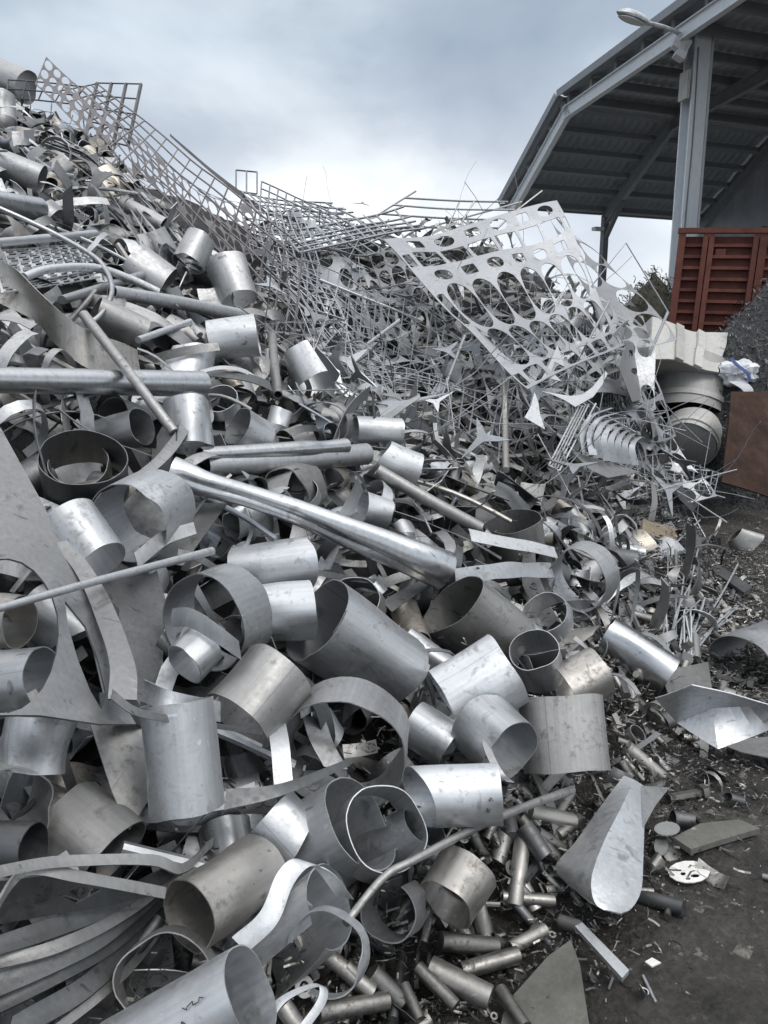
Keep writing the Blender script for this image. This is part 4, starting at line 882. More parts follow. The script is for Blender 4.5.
# put the three points into one plane across the purlins
def inplane(p):
    d = (p-eave).dot(E); return p-E*d
kink = inplane(kink); top = inplane(top); ridge = top+(-NN)*7+Z*.7
Wd = 7.4
shed = empty('shed', Vector((6, 18, 0)), 'open-sided steel shed with a bent roof rising over the red container', 'shed')
prof = [eave, kink, ridge]
for a, b in zip(prof, prof[1:]):
    mb = MB(); nrm = (b-a).cross(E).normalized(); nrm = nrm if nrm.z > 0 else -nrm
    # corrugated roofing as real ribs
    L = (b-a).length; d = (b-a)/L; n = int(Wd/.25); V = []
    for i in range(n*4+1):
        s = Wd*i/(n*4); hh = .035*(1 if i % 4 in (1, 2) else 0)
        for t in range(2): V.append(a+E*(s-.15)+d*(L*t)+nrm*(.06+hh))
    V, Fc = solid(V, grid_faces(n*4, 1), .006); mesh_obj('roof_panel', V, Fc, 'roof_sheet', shed, smooth=False)
    k = max(2, int(L/ (.62 if a is eave else .95)))
    for i in range(k+1):
        p = a+d*(L*(i+.25)/(k+.5))-nrm*.09
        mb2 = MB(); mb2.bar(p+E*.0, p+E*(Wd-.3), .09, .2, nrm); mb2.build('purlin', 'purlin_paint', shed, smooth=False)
    tr = MB(); tr.bar(a-E*.18+nrm*.09, b-E*.18+nrm*.09, .03, .17, nrm); tr.build('verge_trim', 'roof_sheet', shed, smooth=False)
for w_ in (.05, 3.35, Wd-.35):
    for a, b in zip(prof, prof[1:]):
        nrm = (b-a).cross(E).normalized(); nrm = nrm if nrm.z > 0 else -nrm
        mb = MB(); A = a+E*w_-nrm*.36; B = b+E*w_-nrm*.36
        mb.bar(A, B, .03, .26, nrm); mb.bar(A+nrm*.14, B+nrm*.14, .15, .02, nrm); mb.bar(A-nrm*.14, B-nrm*.14, .15, .02, nrm)
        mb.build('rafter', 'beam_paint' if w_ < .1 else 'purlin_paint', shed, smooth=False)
    if w_ > 1 and w_ < Wd-1:
        mb = MB(); p = eave+E*w_+(-NN)*.25-Z*.2; mb.bar(Vector((p.x, p.y, 0)), p, .18, .18, NN)
        mb.bar(p-Z*.7, p+(-NN)*.8+Z*.35, .10, .12, E)
        ep = mb.build('eave_post', 'purlin_paint', shed, smooth=False)
        mb = MB(); mb.box(p-Z*.35+E*-.25, E*.16, NN*.1, Z*.05); mb.build('post_lamp', 'lamp_grey', ep, smooth=False)
# the near column: two flanges and a web
cp = at(690, 150, 16.9); cp.z = 0; cB = Vector((cp.x, cp.y, 0)); cT = Vector((cp.x, cp.y, top.z-.12))
col = MB(); ce = Vector((.97, .24, 0)); cn_ = Vector((-.24, .97, 0))
for s in (-1, 1): col.box((cB+cT)/2+cn_*(.17*s), ce*.19, cn_*.016, Z*(cT.z/2))
col.box((cB+cT)/2, ce*.012, cn_*.153, Z*(cT.z/2))
col.box((cB+cT)/2-ce*.23-cn_*.19, ce*.02, cn_*.004, Z*(cT.z/2)) if False else None
col.build('column', 'beam_paint', shed, smooth=False)
gt = MB(); gt.bar(eave-E*.1+NN*.07-Z*.02, eave+E*(Wd-.2)+NN*.07-Z*.02, .13, .12); gt.build('gutter', 'purlin_paint', shed, smooth=False)
cb = MB(); cb.tube(catmull([cB-ce*.1-cn_*.2+Z*1, cB-ce*.12-cn_*.2+Z*4, cB-ce*.09-cn_*.2+Z*6, cT-ce*.12-cn_*.2-Z*.3], 6), .014, 6); cb.build('cable', 'purlin_paint', shed)
pl_ = MB(); pl_.box(cT+Z*.05, ce*.3, cn_*.26, Z*.04); pl_.bar(cT-Z*.5-ce*.3, cT+ce*-.8+Z*.05, .1, .14, cn_); pl_.build('column_bracket', 'beam_paint', shed, smooth=False)
pi = MB(); pi.tube([cB+ce*.27-cn_*.1, cT+ce*.27-cn_*.1], .045, 10); pi.build('downpipe', 'beam_paint', shed)
# side wall at the far end of the purlins
def wall():
    V = []; n = 40; b = [eave+E*Wd, kink+E*Wd, ridge+E*Wd]
    for i in range(n+1):
        t = i/n; y0 = (ridge-eave).dot(-NN)*t
        k0 = (kink-eave).dot(-NN)
        z = eave.z+(kink.z-eave.z)*y0/k0 if y0 < k0 else kink.z+(ridge.z-kink.z)*(y0-k0)/((ridge-kink).dot(-NN))
        p = eave+E*(Wd-.3+.04*(i % 2))-NN*y0
        V += [Vector((p.x, p.y, 0)), Vector((p.x, p.y, z+.03))]
    return solid(V, grid_faces(n, 1), .01)
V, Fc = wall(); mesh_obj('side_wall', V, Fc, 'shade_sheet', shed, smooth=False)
fl_ = MB(); fl_.box(eave+E*5-NN*8+Vector((0, 0, -eave.z+.012)), E*9, NN*13, Z*.01); o = fl_.build('bounce_floor', 'concrete', smooth=False, center=False, matrix=Matrix.Identity(4)); tag(o, 'unseen pale concrete floor added under the shed to bounce light up', None, kind='structure')  # unseen slab, added to bounce light onto the roof underside
# lamp and floodlight on the column
lp = empty('yard_lamp', at(690, 42, 16.6), 'pale street lamp head on a curved arm fixed to the shed column', 'lamp')
V, Fc = sweep(catmull([at(691, 42, 16.3), at(678, 33, 15.6), at(664, 27, 15.1), at(648, 23, 14.8)], 5), .04, 8); mesh_obj('arm', V, Fc, 'lamp_grey', lp)
def head(c0, c1, w_, flat, dz):
    P = [c0+(c1-c0)*t for t in [0, .06, .2, .45, .7, .9, 1]]; rr_ = [.04, .07, w_*.8, w_, w_*.95, w_*.6, .03]
    V = []
    for p, r_ in zip(P, rr_):
        for k in range(14):
            a = 2*math.pi*k/14; V.append(p+Vector((0, math.cos(a)*r_, max(math.sin(a), -.25)*r_*flat+dz)))
    m = len(P); Fc = [(i*14+k, i*14+(k+1) % 14, (i+1)*14+(k+1) % 14, (i+1)*14+k) for i in range(m-1) for k in range(14)]
    return V, Fc
h0, h1 = at(650, 24, 14.8), at(617, 12, 14.4)
V, Fc = head(h0, h1, .16, .8, 0); lh = mesh_obj('lamp_head', V, Fc, 'lamp_grey', lp)
V, Fc = head(h0+(h1-h0)*.18, h0+(h1-h0)*.95, .13, .35, -.06); mesh_obj('lens', V, Fc, 'lens_glass', lh)
fl = empty('floodlight', at(681, 45, 15.7), 'boxy floodlight tucked under the lamp arm on the column', 'floodlight')
mb = MB(); c = at(681, 45, 15.7); mb.box(c, Vector((.14, 0, -.08)), Vector((0, .1, 0)), Vector((.05, 0, .11))); mb.build('housing', 'lamp_grey', fl, smooth=False)
mb = MB(); mb.box(c+Vector((-.02, -.02, -.2)), Vector((.09, 0, -.05)), Vector((0, .12, 0)), Vector((.03, 0, .06))); mb.build('bracket', 'beam_paint', fl, smooth=False)
mb = MB(); c = at(684.5, 86, 16.55); mb.box(c, ce*.035, cn_*.15, Z*.28); o = mb.build('notice_board', 'white_paint', smooth=False); tag(o, 'small white blank board fixed edge-on to the shed column', 'sign')

# =================================================================== red container
cx0 = at(669, 229, 11.4); ctop = cx0.z; fx = Vector((.94, -.335, 0)).normalized(); fy = Vector((.335, .94, 0)).normalized()
Lc, Dc = 5.2, 2.3; base = Vector((cx0.x, cx0.y, 0))
con = empty('waste_container', base, 'open red-brown steel container with ribbed panels in front of the shed', 'container')
fx = (fx-Z*.045).normalized(); Zc = fx.cross(fy); base = base-Zc*.05
def P3(u, v, z): return base+fx*u+fy*v+Zc*z
mb = MB()
mb.box(P3(Lc/2, .10, ctop/2), fx*(Lc/2-.01), fy*.012, Zc*(ctop/2-.05)); mb.box(P3(Lc/2, Dc, ctop/2), fx*(Lc/2-.01), fy*.012, Zc*(ctop/2-.05))
mb.box(P3(.04, Dc/2+.05, ctop/2), fx*.012, fy*(Dc/2-.06), Zc*(ctop/2-.05)); mb.box(P3(Lc-.04, Dc/2+.05, ctop/2), fx*.012, fy*(Dc/2-.06), Zc*(ctop/2-.05))
mb.box(P3(Lc/2, Dc/2, .06), fx*(Lc/2-.06), fy*(Dc/2-.15), Zc*.03)
mb.build('panel', 'container_red', con, smooth=False)
for u, w_ in ((.05, .05), (.375, .035), (.46, .035), (1.05, .035), (1.15, .05), (1.9, .04), (2.0, .04), (2.9, .04), (3.0, .04), (3.9, .04), (5.1, .05)):
    mb = MB(); mb.box(P3(u, .0, ctop/2), fx*w_, fy*.045, Zc*(ctop/2-.002)); mb.build('post', 'container_red', con, smooth=False)
us_ = [.10, .34, .495, 1.01, 1.2, 1.86, 2.04, 2.86, 3.04, 3.86, 3.94, 5.05]
for i in range(0, 12, 2):
    for j in range(16):
        z = ctop-.18-j*.158
        if z < .2: break
        mb = MB(); mb.box(P3((us_[i]+us_[i+1])/2, .045, z), fx*((us_[i+1]-us_[i])/2), fy*.04, Zc*.022); mb.build('rib', 'container_red', con, smooth=False)
mb = MB(); mb.box(P3(Lc/2, -.002, ctop+.02), fx*(Lc/2+.02), fy*.06, Zc*.035); mb.build('top_rail', 'container_red', con, smooth=False)
mb = MB(); mb.box(P3(.60, .045, ctop-.29), fx*.07, fy*.03, Zc*.06); mb.build('latch_plate', 'container_red', con, smooth=False)

# =================================================================== turnings, brush, sack, tanks
def heapmesh(c, rx, ry, h, seed, n=60, rough=.1, pw=1.0):
    V = []
    for i in range(n+1):
        for j in range(n+1):
            x = -1.15+2.3*i/n; y = -1.15+2.3*j/n; r = math.hypot(x, y)
            z = h*max(-.06, (1-r**1.25)) if r < 1.2 else -.06*h
            p = Vector((c[0]+x*rx, c[1]+y*ry, 0))
            z += rough*noise.fractal(Vector((p.x*1.6, p.y*1.6, seed)), 1, 2, 4)*(1 if r < 1.0 else .2)
            V.append(Vector((p.x, p.y, z-.03)))
    return V, grid_faces(n, n)
def curls(n, fn, size, seed, th=.35):
    rnd = random.Random(seed); mb = MB()
    for _ in range(n):
        p = fn(rnd)
        if p is None: continue
        a = Vector((rnd.gauss(0, 1), rnd.gauss(0, 1), rnd.gauss(0, .6))).normalized(); b = a.orthogonal().normalized(); s = size*rnd.uniform(.5, 1.6)
        c = a.cross(b); V = []
        k = 4; turn = rnd.uniform(1, 4)
        for i in range(k+1):
            t = turn*i/k; q = p+(b*math.cos(t)+c*math.sin(t)-b)*(s*.6)+a*(s*.5*i/k)
            V += [q-a*(s*.12*th), q+a*(s*.12*th)+c*(s*.06)]
        mb.add(V, [(2*i, 2*i+1, 2*i+3, 2*i+2) for i in range(k)])
    return mb
tc_ = at(800, 330, 8.9)
V, Fc = heapmesh((tc_.x+.1, 8.95), 2.3, 1.35, 2.95, 2, rough=.22)
o = mesh_obj('turnings_mound', V, Fc, 'turnings', center=False, matrix=Matrix.Identity(4)); tag(o, 'dark pile of fine metal turnings against the red container', 'turnings pile')
turn_o = o; TV = V
def on_tm(r):
    v = TV[r.randrange(len(TV))]
    return v+Vector((r.uniform(-.04, .04), r.uniform(-.04, .04), r.uniform(0, .03))) if v.z > .05 else None
mb = curls(16000, on_tm, .065, 5, .5); o = mb.build('metal_turnings', 'steel_dark', center=False, matrix=Matrix.Identity(4)); tag(o, 'curly metal turnings covering the dark pile', None, kind='stuff')
bc = at(652, 330, 15.0)
V, Fc = heapmesh((bc.x-.1, 15.2), 1.5, 1.3, 3.15, 9, rough=.3)
o = mesh_obj('scrub_heap', V, Fc, 'leaf', center=False, matrix=Matrix.Identity(4)); tag(o, 'brownish green brush heap between the second pile and the red container', 'brush heap')  # heap of brush, built as a mound under loose curls
BV = V
mb = curls(8000, lambda r: (lambda v: v+Vector((r.uniform(-.1, .1), r.uniform(-.1, .1), r.uniform(0, .14))) if v.z > .2 else None)(BV[r.randrange(len(BV))]), .075, 8, .7)
o2 = mb.build('brush', 'leaf', o, center=False, matrix=Matrix.Identity(4))
# shredded heap inside the shed, above the container top
V, Fc = heapmesh((at(770, 225, 16).x+.6, 16.6), 1.9, 1.8, 5.2, 4, rough=.3)
o = mesh_obj('shred_heap', V, Fc, 'bark', center=False, matrix=Matrix.Identity(4)); tag(o, 'brown shredded heap piled inside the shed behind the container', 'shred heap'); SV = V
mb = curls(3000, lambda r: (lambda v: v+Vector((r.uniform(-.1, .1), r.uniform(-.1, .1), r.uniform(0, .1))) if v.z > 2.5 else None)(SV[r.randrange(len(SV))]), .12, 18, 1.0)
mb.build('brush', 'bark', o, center=False, matrix=Matrix.Identity(4))
# stainless tanks
def drum(name, label, A, B, r, D, k, short, cap=True, bands=(.1, .9)):
    d = D; a = at(*A, d); Lp = math.hypot(B[0]-A[0], B[1]-A[1])*d/F; b = at(*B, d+Lp*k/math.sqrt(1-k*k)); rad = r*d/F
    x, y, z = fr(b-a); L = (b-a).length; M = Matrix((x, y, z)).transposed().to_4x4(); M.translation = a
    o = empty(name, a, label, 'tank'); o.matrix_basis = M
    V, Fc = tube_mesh(L, rad, dent=.012, th=.006, seed=r); c = mesh_obj('shell', V, Fc, 'tank_steel', o, matrix=M)
    for t in bands:
        V = []; 
        for i in range(41):
            an = 2*math.pi*i/40; V += [Vector((math.cos(an)*(rad+.012), math.sin(an)*(rad+.012), L*t-.03)), Vector((math.cos(an)*(rad+.012), math.sin(an)*(rad+.012), L*t+.03))]
        V, Fc = solid(V, grid_faces(40, 1), .012); mesh_obj('strap', V, Fc, 'tank_steel', o, matrix=M)
    if cap:
        V = [Vector((0, 0, -.03))]; n = 40
        for q_ in (.6, .97):
            for i in range(n): V.append(Vector((math.cos(2*math.pi*i/n)*rad*q_, math.sin(2*math.pi*i/n)*rad*q_, .012 if q_ > .9 else -.02)))
        Fc = [(0, 1+(i+1) % n, 1+i) for i in range(n)]+[(1+i, 1+(i+1) % n, 1+n+(i+1) % n, 1+n+i) for i in range(n)]
        V, Fc = solid(V, Fc, .006); mesh_obj('lid', V, Fc, 'tank_steel', o, matrix=M)
    HERO.append((short, A[0], A[1], r)); return o
drum('tank', 'stainless tank with a strap standing under the crushed white box', (686, 416), (694, 366), 36, 8.6, .2, 'the strapped tank', cap=False, bands=(.22,))
drum('tank', 'shorter stainless tank with a flat round lid facing the viewer', (688, 446), (694, 430), 27, 8.1, .75, 'the lidded tank', bands=(.3,))
# crushed white box with ribs
bx = empty('crushed_box', at(688, 345, 8.3), 'crushed white sheet metal box with two ribs on the tanks', 'box')
fb = patch([(652, 318, 8.5), (727, 333, 8.7), (719, 372, 8.2), (648, 360, 8.0)], .05, 2, 5)
V = [fb(i/12, j/8) for i in range(13) for j in range(9)]; V, Fc = solid(V, grid_faces(12, 8), .012); mesh_obj('body', V, Fc, 'white_paint', bx)
bk = FWD*.55-UP*.05
for (e0, e1) in (((0, 0), (1, 0)), ((1, 0), (1, 1)), ((0, 1), (1, 1)), ((0, 0), (0, 1))):
    V = []
    for t in range(9):
        p = fb(e0[0]+(e1[0]-e0[0])*t/8, e0[1]+(e1[1]-e0[1])*t/8)+FWD*.01; V += [p, p+bk]
    V, Fc = solid(V, grid_faces(8, 1), .01); mesh_obj('side', V, Fc, 'white_paint', bx)
for u in (.38, .68):
    mb = MB()
    for t in range(8): mb.bar(fb(u, t/8)-FWD*.03, fb(u, (t+1)/8)-FWD*.03, .09, .04, -FWD)
    mb.build('rib', 'white_paint', bx, smooth=False)
HERO.append(('the crushed white box', 688, 345, 30))
# rusty plate
fp = patch([(731, 392, 7.7), (790, 392, 7.9), (772, 500, 7.2), (722, 482, 7.1)], .03, 1, 6)
V = [fp(i/8, j/10) for i in range(9) for j in range(11)]; V, Fc = solid(V, grid_faces(8, 10), .015); o = mesh_obj('rusty_plate', V, Fc, 'rusty_plate'); tag(o, 'rusty red-brown steel plate leaning against the turnings pile', 'plate'); HERO.append(('the rusty plate', 745, 430, 30))
# sack
sk_ = empty('sack', at(742, 374, 8.2), 'white and blue woven sack slumped on the turnings pile', 'sack')
V = []; nu, nv = 64, 32; c = at(741, 374, 8.25)
for i in range(nu):
    for j in range(nv+1):
        t = 2*math.pi*i/nu; f = j/nv; r_ = math.sin(math.pi*min(.98, max(.02, f)))**.55
        p = c+RIGHT*((f-.5)*.46)+UP*(.16*r_*math.sin(t)-.10*(f-.3)*(1 if f < .4 else 0))+FWD*(.13*r_*math.cos(t))
        p += (p-c).normalized()*(.05*noise.noise(p*9)+.03*noise.noise(p*22)+.016*noise.noise(Vector((p.x*14, p.y*14, p.z*60))))+UP*(.012*math.sin(t*5+f*9))
        V.append(p)
Fc = [(i*(nv+1)+j, ((i+1) % nu)*(nv+1)+j, ((i+1) % nu)*(nv+1)+j+1, i*(nv+1)+j+1) for i in range(nu) for j in range(nv)]
mesh_obj('bag', V, Fc, 'white_cloth', sk_)
RBm = [c-RIGHT*.16+UP*.15-FWD*.1, c-RIGHT*.10+UP*.05-FWD*.165, c-RIGHT*.02-UP*.02-FWD*.175, c+RIGHT*.03-UP*.10-FWD*.15]
V = []
for p in catmull(RBm, 5): V += [p-RIGHT*.014-UP*.01, p+RIGHT*.014+UP*.01]
V, Fc = solid(V, grid_faces(len(V)//2-1, 1), .006); mesh_obj('blue_band', V, Fc, 'blue_cloth', sk_)
fpv = catmull([c-RIGHT*.1-UP*.10-FWD*.12, c-UP*.18-FWD*.14, c+RIGHT*.05-UP*.27-FWD*.12], 4); V = []
for i, p in enumerate(fpv): V += [p-RIGHT*(.09-.006*i), p+RIGHT*(.09-.008*i)]
V, Fc = solid(V, grid_faces(len(V)//2-1, 1), .008); mesh_obj('flap', V, Fc, 'white_cloth', sk_)
# =================================================================== the rest of the heap: loose pieces between the ones above
rnd = random.Random(21)
BOUND = [(0, 60), (60, 108), (130, 175), (200, 245), (270, 335), (330, 395), (400, 432), (500, 475), (640, 535), (720, 550), (800, 560)]
def protos(kind):
    L = []
    for i in range(16):
        r = random.Random(i*17+len(kind))
        if kind == 'tube':
            L.append(tube_mesh(r.uniform(.16, .34), r.uniform(.055, .105), 360, 0, r.choice([1, 1, .9]), r.choice([1, 1, .85, .7]), r.choice([0, 0, .3, .5]), r.choice([0, 0, .25]), r.uniform(0, 360), .04, .003, 0, i, 34, 7, 1.0+(i % 3)*.5))
        elif kind == 'curl':
            L.append(tube_mesh(r.uniform(.1, .28), r.uniform(.06, .13), r.uniform(110, 320), 0, r.uniform(.8, 1.1), r.uniform(.6, 1), r.choice([0, .3]), r.choice([0, .3]), r.uniform(0, 360), .05, .003, r.choice([0, .15, .3]), i+30, 24, 6, 1.4, r.choice([0, .3, .5, .7, .85])))
        elif kind == 'hoop':
            L.append(tube_mesh(r.uniform(.03, .08), r.uniform(.08, .16), 360, 0, 1, r.choice([1, .8]), 0, 0, 0, .03, .003, 0, i+60, 34, 2))
        elif kind == 'strip':
            P = [Vector((0, 0, 0))]; ang = 0; bend = r.uniform(-1, 1)*.5
            for k in range(14):
                ang += bend*r.uniform(.2, 1.2); P.append(P[-1]+Vector((math.cos(ang)*.04, r.uniform(-.006, .006), math.sin(ang)*.04)))
            w_ = r.uniform(.012, .035); tw = r.uniform(-.12, .12); V = []
            for k, p in enumerate(P):
                d = Vector((0, math.cos(tw*k), math.sin(tw*k)))*w_; V += [p-d, p+d]
            L.append(solid(V, grid_faces(14, 1), .003))
        elif kind == 'ribbon':
            P = [Vector((0, 0, 0))]; d = Vector((1, 0, 0)); bx_ = Vector((0, r.uniform(-.2, .2), r.choice([-1, 1])*r.uniform(.05, .5))); V = []
            for k in range(16):
                d = (d+bx_*.35*(1 if k != 8 else r.uniform(-3, 3))).normalized() if r.random() < .8 else d; P.append(P[-1]+d*.03)
            w_ = r.uniform(.004, .010); tw = r.uniform(-.2, .2)
            for k, p in enumerate(P):
                e = Vector((0, math.cos(tw*k), math.sin(tw*k)))*w_; V += [p-e, p+e]
            L.append(solid(V, grid_faces(16, 1), .002))
        elif kind == 'sheet':
            n = 7; a, b = r.uniform(.08, .2), r.uniform(.07, .15); V = []; cv = r.uniform(-2.2, 2.2); sk0 = r.uniform(-.5, .5)
            for u in range(n+1):
                for v in range(n+1):
                    x, y = (u/n-.5)*2*a, (v/n-.5)*2*b; x += sk0*y
                    if r.random() < .0: x = 0
                    V.append(Vector((x, y, cv*x*x+.02*noise.noise(Vector((x*9, y*9, i))))))
            L.append(solid(V, grid_faces(n, n), .003))
        elif kind == 'rod':
            l = r.uniform(.2, .5); b = r.uniform(-.05, .05)
            L.append(sweep([Vector((0, b*math.sin(k/6*3.14), l*(k/6-.5))) for k in range(7)], r.uniform(.005, .013), 8))
        elif kind == 'bar':
            l = r.uniform(.4, .8); L.append(sweep([Vector((0, 0, -l/2)), Vector((0, .01, 0)), Vector((0, 0, l/2))], r.uniform(.0022, .0042), 6))
        elif kind == 'wire':
            P = [Vector((0, 0, 0))]; d = Vector((1, 0, 0))
            for k in range(9):
                d = (d+Vector((r.gauss(0, .11), r.gauss(0, .11), r.gauss(0, .11)))).normalized(); P.append(P[-1]+d*r.uniform(.08, .15))
            c = sum(P, Vector())/len(P); L.append(sweep(catmull([p-c for p in P], 3), r.uniform(.0018, .0036), 5))
        elif kind == 'offcut':
            n = 3; V = []; Q = []
            for k in range(3):
                a0 = 2.094*k; Q.append(Vector((math.cos(a0), math.sin(a0), 0))*r.uniform(.07, .17))
            pts = []
            for k in range(3):
                p, q_ = Q[k], Q[(k+1) % 3]
                for t in range(6):
                    f = t/6; c = p*(1-f)+q_*f; pts.append(c*(1-.62*math.sin(math.pi*f)))
            V = [Vector((0, 0, 0))]+pts
            Fc = [(0, 1+k, 1+(k+1) % len(pts)) for k in range(len(pts))]; L.append(solid(V, Fc, .004))
        elif kind == 'stub':
            l = r.uniform(.03, .10); rd = r.uniform(.006, .014)
            if i % 3: L.append(sweep([Vector((0, 0, -l/2)), Vector((0, 0, l/2))], rd, 12))
            else:
                V, Fc = sweep([Vector((0, 0, -l/2)), Vector((0, 0, l*.35)), Vector((0, 0, l*.351)), Vector((0, 0, l/2))], [rd*.6, rd*.6, rd*1.1, rd*1.1], 6); L.append((V, Fc))
        elif kind == 'length':
            l = r.uniform(.07, .2); rd = r.uniform(.010, .024); L.append(sweep([Vector((0, 0, -l/2)), Vector((0, 0, -l/2+.002)), Vector((0, 0, l/2-.002)), Vector((0, 0, l/2))], [rd*.93, rd, rd, rd*.93], 16))
        elif kind == 'washer':
            a, b = r.uniform(.012, .03), 0; V = []
            for k in range(21):
                t = 2*math.pi*k/20; V += [Vector((math.cos(t)*a, math.sin(t)*a, 0)), Vector((math.cos(t)*a*.5, math.sin(t)*a*.5, 0))]
            L.append(solid(V, grid_faces(20, 1), .005))
    out = []
    for i, (V, Fc) in enumerate(L):
        c = sum(V, Vector())/len(V)
        me = bpy.data.meshes.new(kind); me.from_pydata([tuple(v-c) for v in V], [], Fc); me.validate()
        me.polygons.foreach_set('use_smooth', [True]*len(me.polygons)); me.set_sharp_from_angle(angle=R(38)); out.append(me)
    return out
FILL = []
def normal(x, y):
    e = .12; return Vector((heap(x-e, y)-heap(x+e, y), heap(x, y-e)-heap(x, y+e), 2*e)).normalized()
def place(kind, n, name, cat, mats, region, group, smin_=.75, smax_=1.35, sink=(.0, .12), tilt=.5, tries=60, axis_flat=True):
    pr = protos(kind); variants = {}
    k = 0; t = 0
    while k < n and t < n*tries:
        t += 1
        q = region(rnd)
        if q is None: continue
        x, y = q; z = heap(x, y); nr = normal(x, y)
        p = Vector((x, y, z))-nr*rnd.uniform(*sink)
        pj = project(p)
        if pj is None or not (-30 < pj[0] < 800 and 0 < pj[1] < 1060): continue
        mi = rnd.randrange(len(pr)); mt = rnd.choice(mats); key = (mi, mt)
        if key not in variants:
            me = pr[mi].copy(); me.materials.append(MAT[mt]); variants[key] = me
        o = bpy.data.objects.new(name, variants[key]); COL.objects.link(o)
        # a random tangent direction for the long axis, tilted a little out of the slope
        a = rnd.uniform(0, 2*math.pi); tx = nr.orthogonal().normalized(); ty = nr.cross(tx)
        zax = (tx*math.cos(a)+ty*math.sin(a)+nr*rnd.gauss(0, tilt)).normalized()
        qq = zax.to_track_quat('Z', 'Y').to_matrix() @ Matrix.Rotation(rnd.uniform(0, 6.28), 3, 'Z')
        if not axis_flat:
            zz = (nr+Vector((rnd.gauss(0, tilt), rnd.gauss(0, tilt), rnd.gauss(0, tilt)))).normalized()
            qq = zz.to_track_quat('Z', 'Y').to_matrix() @ Matrix.Rotation(rnd.uniform(0, 6.28), 3, 'Z')
        s = rnd.uniform(smin_, smax_)
        M = qq.to_4x4(); M = Matrix.Translation(p) @ M @ Matrix.Scale(s, 4); o.matrix_basis = M
        FILL.append((o, kind, cat, mt, s*max(pr[mi].vertices[i].co.length for i in range(0, len(pr[mi].vertices), 7)), group, zax))
        k += 1
def slope(r):
    y = r.uniform(.9, 10)**1.0; x = r.uniform(-6, 5.5)
    s = toe_dist(x, y)
    if s < .25: return None
    pj = project(Vector((x, y, heap(x, y))))
    if pj is None or pj[1] < lerp_tab(BOUND, pj[0])-4 or not (-25 < pj[0] < 795): return None
    return x, y
def slope_near(r):
    q = slope(r)
    return q if q and q[1] < 4.5 else None
def low(r):
    y = r.uniform(1.2, 7); s = r.uniform(-.05, 1.0); x = lerp_tab(TOE, y)-s/.9; return x, y
def second(r):
    px, py = r.uniform(250, 700), r.uniform(200, 520)
    if py > lerp_tab(BOUND, px)+8: return None
    d = hit(px, py)
    if d > 11.5: return None
    p = at(px, py, d); return p.x, p.y
def toe(r):
    y = r.uniform(1.35, 5.2); s = r.gauss(.12, .22)
    if s > .6: return None
    x = lerp_tab(TOE, y)-s/.9
    if x < -.4 and y < 1.5: return None
    return x, y
TM = ['steel_blue', 'steel_straw', 'steel_satin', 'steel_pale', 'steel_dull', 'steel_satin', 'steel_dark', 'steel_dull', 'steel_warm']
SM = ['sheet_bright', 'sheet_grey', 'steel_dull', 'sheet_grey', 'steel_dark', 'plate_grey', 'steel_dark']
place('tube', 260, 'steel_tube', 'tube', TM, slope, 'loose tubes in the heap', .45, 1.1, (.0, .13), .35)
def mid(r):
    q = slope(r)
    return q if q and q[1] > 3.0 else None
place('curl', 110, 'sheet_roll', 'sheet roll', TM, mid, 'larger curled sheets of the far slope', .9, 1.5, (-.02, .08), .45)
place('tube', 60, 'steel_tube', 'tube', TM, lambda r: (lambda q: q if q and q[1] > 5 else None)(slope(r)), 'loose tubes in the heap', .9, 1.4, (-.02, .08), .4)
place('curl', 400, 'curled_sheet', 'curled sheet', SM, slope, 'loose curled sheets in the heap', .4, 1.15, (-.02, .12), .5)
place('hoop', 80, 'steel_hoop', 'hoop', SM, slope, 'loose hoops in the heap', .7, 1.2, (0, .1), .8)
place('strip', 290, 'metal_strip', 'strip', SM, slope, 'loose strips in the heap', .7, 1.7, (-.03, .08), .4, axis_flat=False)
place('sheet', 290, 'metal_sheet', 'sheet', SM, slope, 'loose sheets in the heap', .45, 1.2, (.0, .18), .5, axis_flat=False)
place('ribbon', 190, 'narrow_strip', 'strip', SM, slope, 'narrow strips strewn over the heap', .7, 1.6, (-.06, .06), .4, axis_flat=False)
place('rod', 70, 'steel_rod', 'rod', TM, slope, 'loose rods in the heap', .8, 1.8, (-.06, .02), .3)
place('strip', 50, 'metal_strip', 'strip', SM, low, 'loose strips in the heap', .5, 1.1, (-.02, .04), .4, axis_flat=False)
place('curl', 40, 'curled_sheet', 'curled sheet', SM, low, 'loose curled sheets in the heap', .4, .8, (-.02, .04), .5)
FM = ['fence_metal', 'cut_grey', 'fence_metal', 'cut_grey', 'fence_metal']
place('wire', 215, 'bent_wire', 'wire', FM, second, 'bent wires tangled in the second pile', .7, 1.4, (-.32, .15), .35)
place('offcut', 240, 'cut_offcut', 'offcut', FM+['sheet_bright'], second, 'pointed offcuts caught in the second pile',   .7, 1.9, (-.25, .15), .8, axis_flat=False)
place('bar', 105, 'thin_bar', 'rod', FM, second, 'thin bars caught in the second pile', .9, 2.0, (-.25, .15), .4)
place('strip', 120, 'thin_strip', 'strip', ['steel_dark', 'bolt_metal', 'steel_dull', 'sheet_grey'], toe, 'thin strips among the small scrap', .25, .6, (-.03, .02), .5, axis_flat=False)
place('tube', 60, 'tube_offcut', 'tube', ['steel_dark', 'bolt_metal', 'steel_dull'], toe, 'small tube offcuts among the small scrap', .16, .4, (-.04, .0), .4)
place('sheet', 70, 'sheet_scrap', 'sheet', ['steel_dark', 'bolt_metal', 'steel_dull'], toe, 'small sheet scraps at the toe', .15, .4, (-.03, .0), .4, axis_flat=False)
def toe_near(r):
    q = toe(r)
    return q if q and q[1] < 2.5 else None
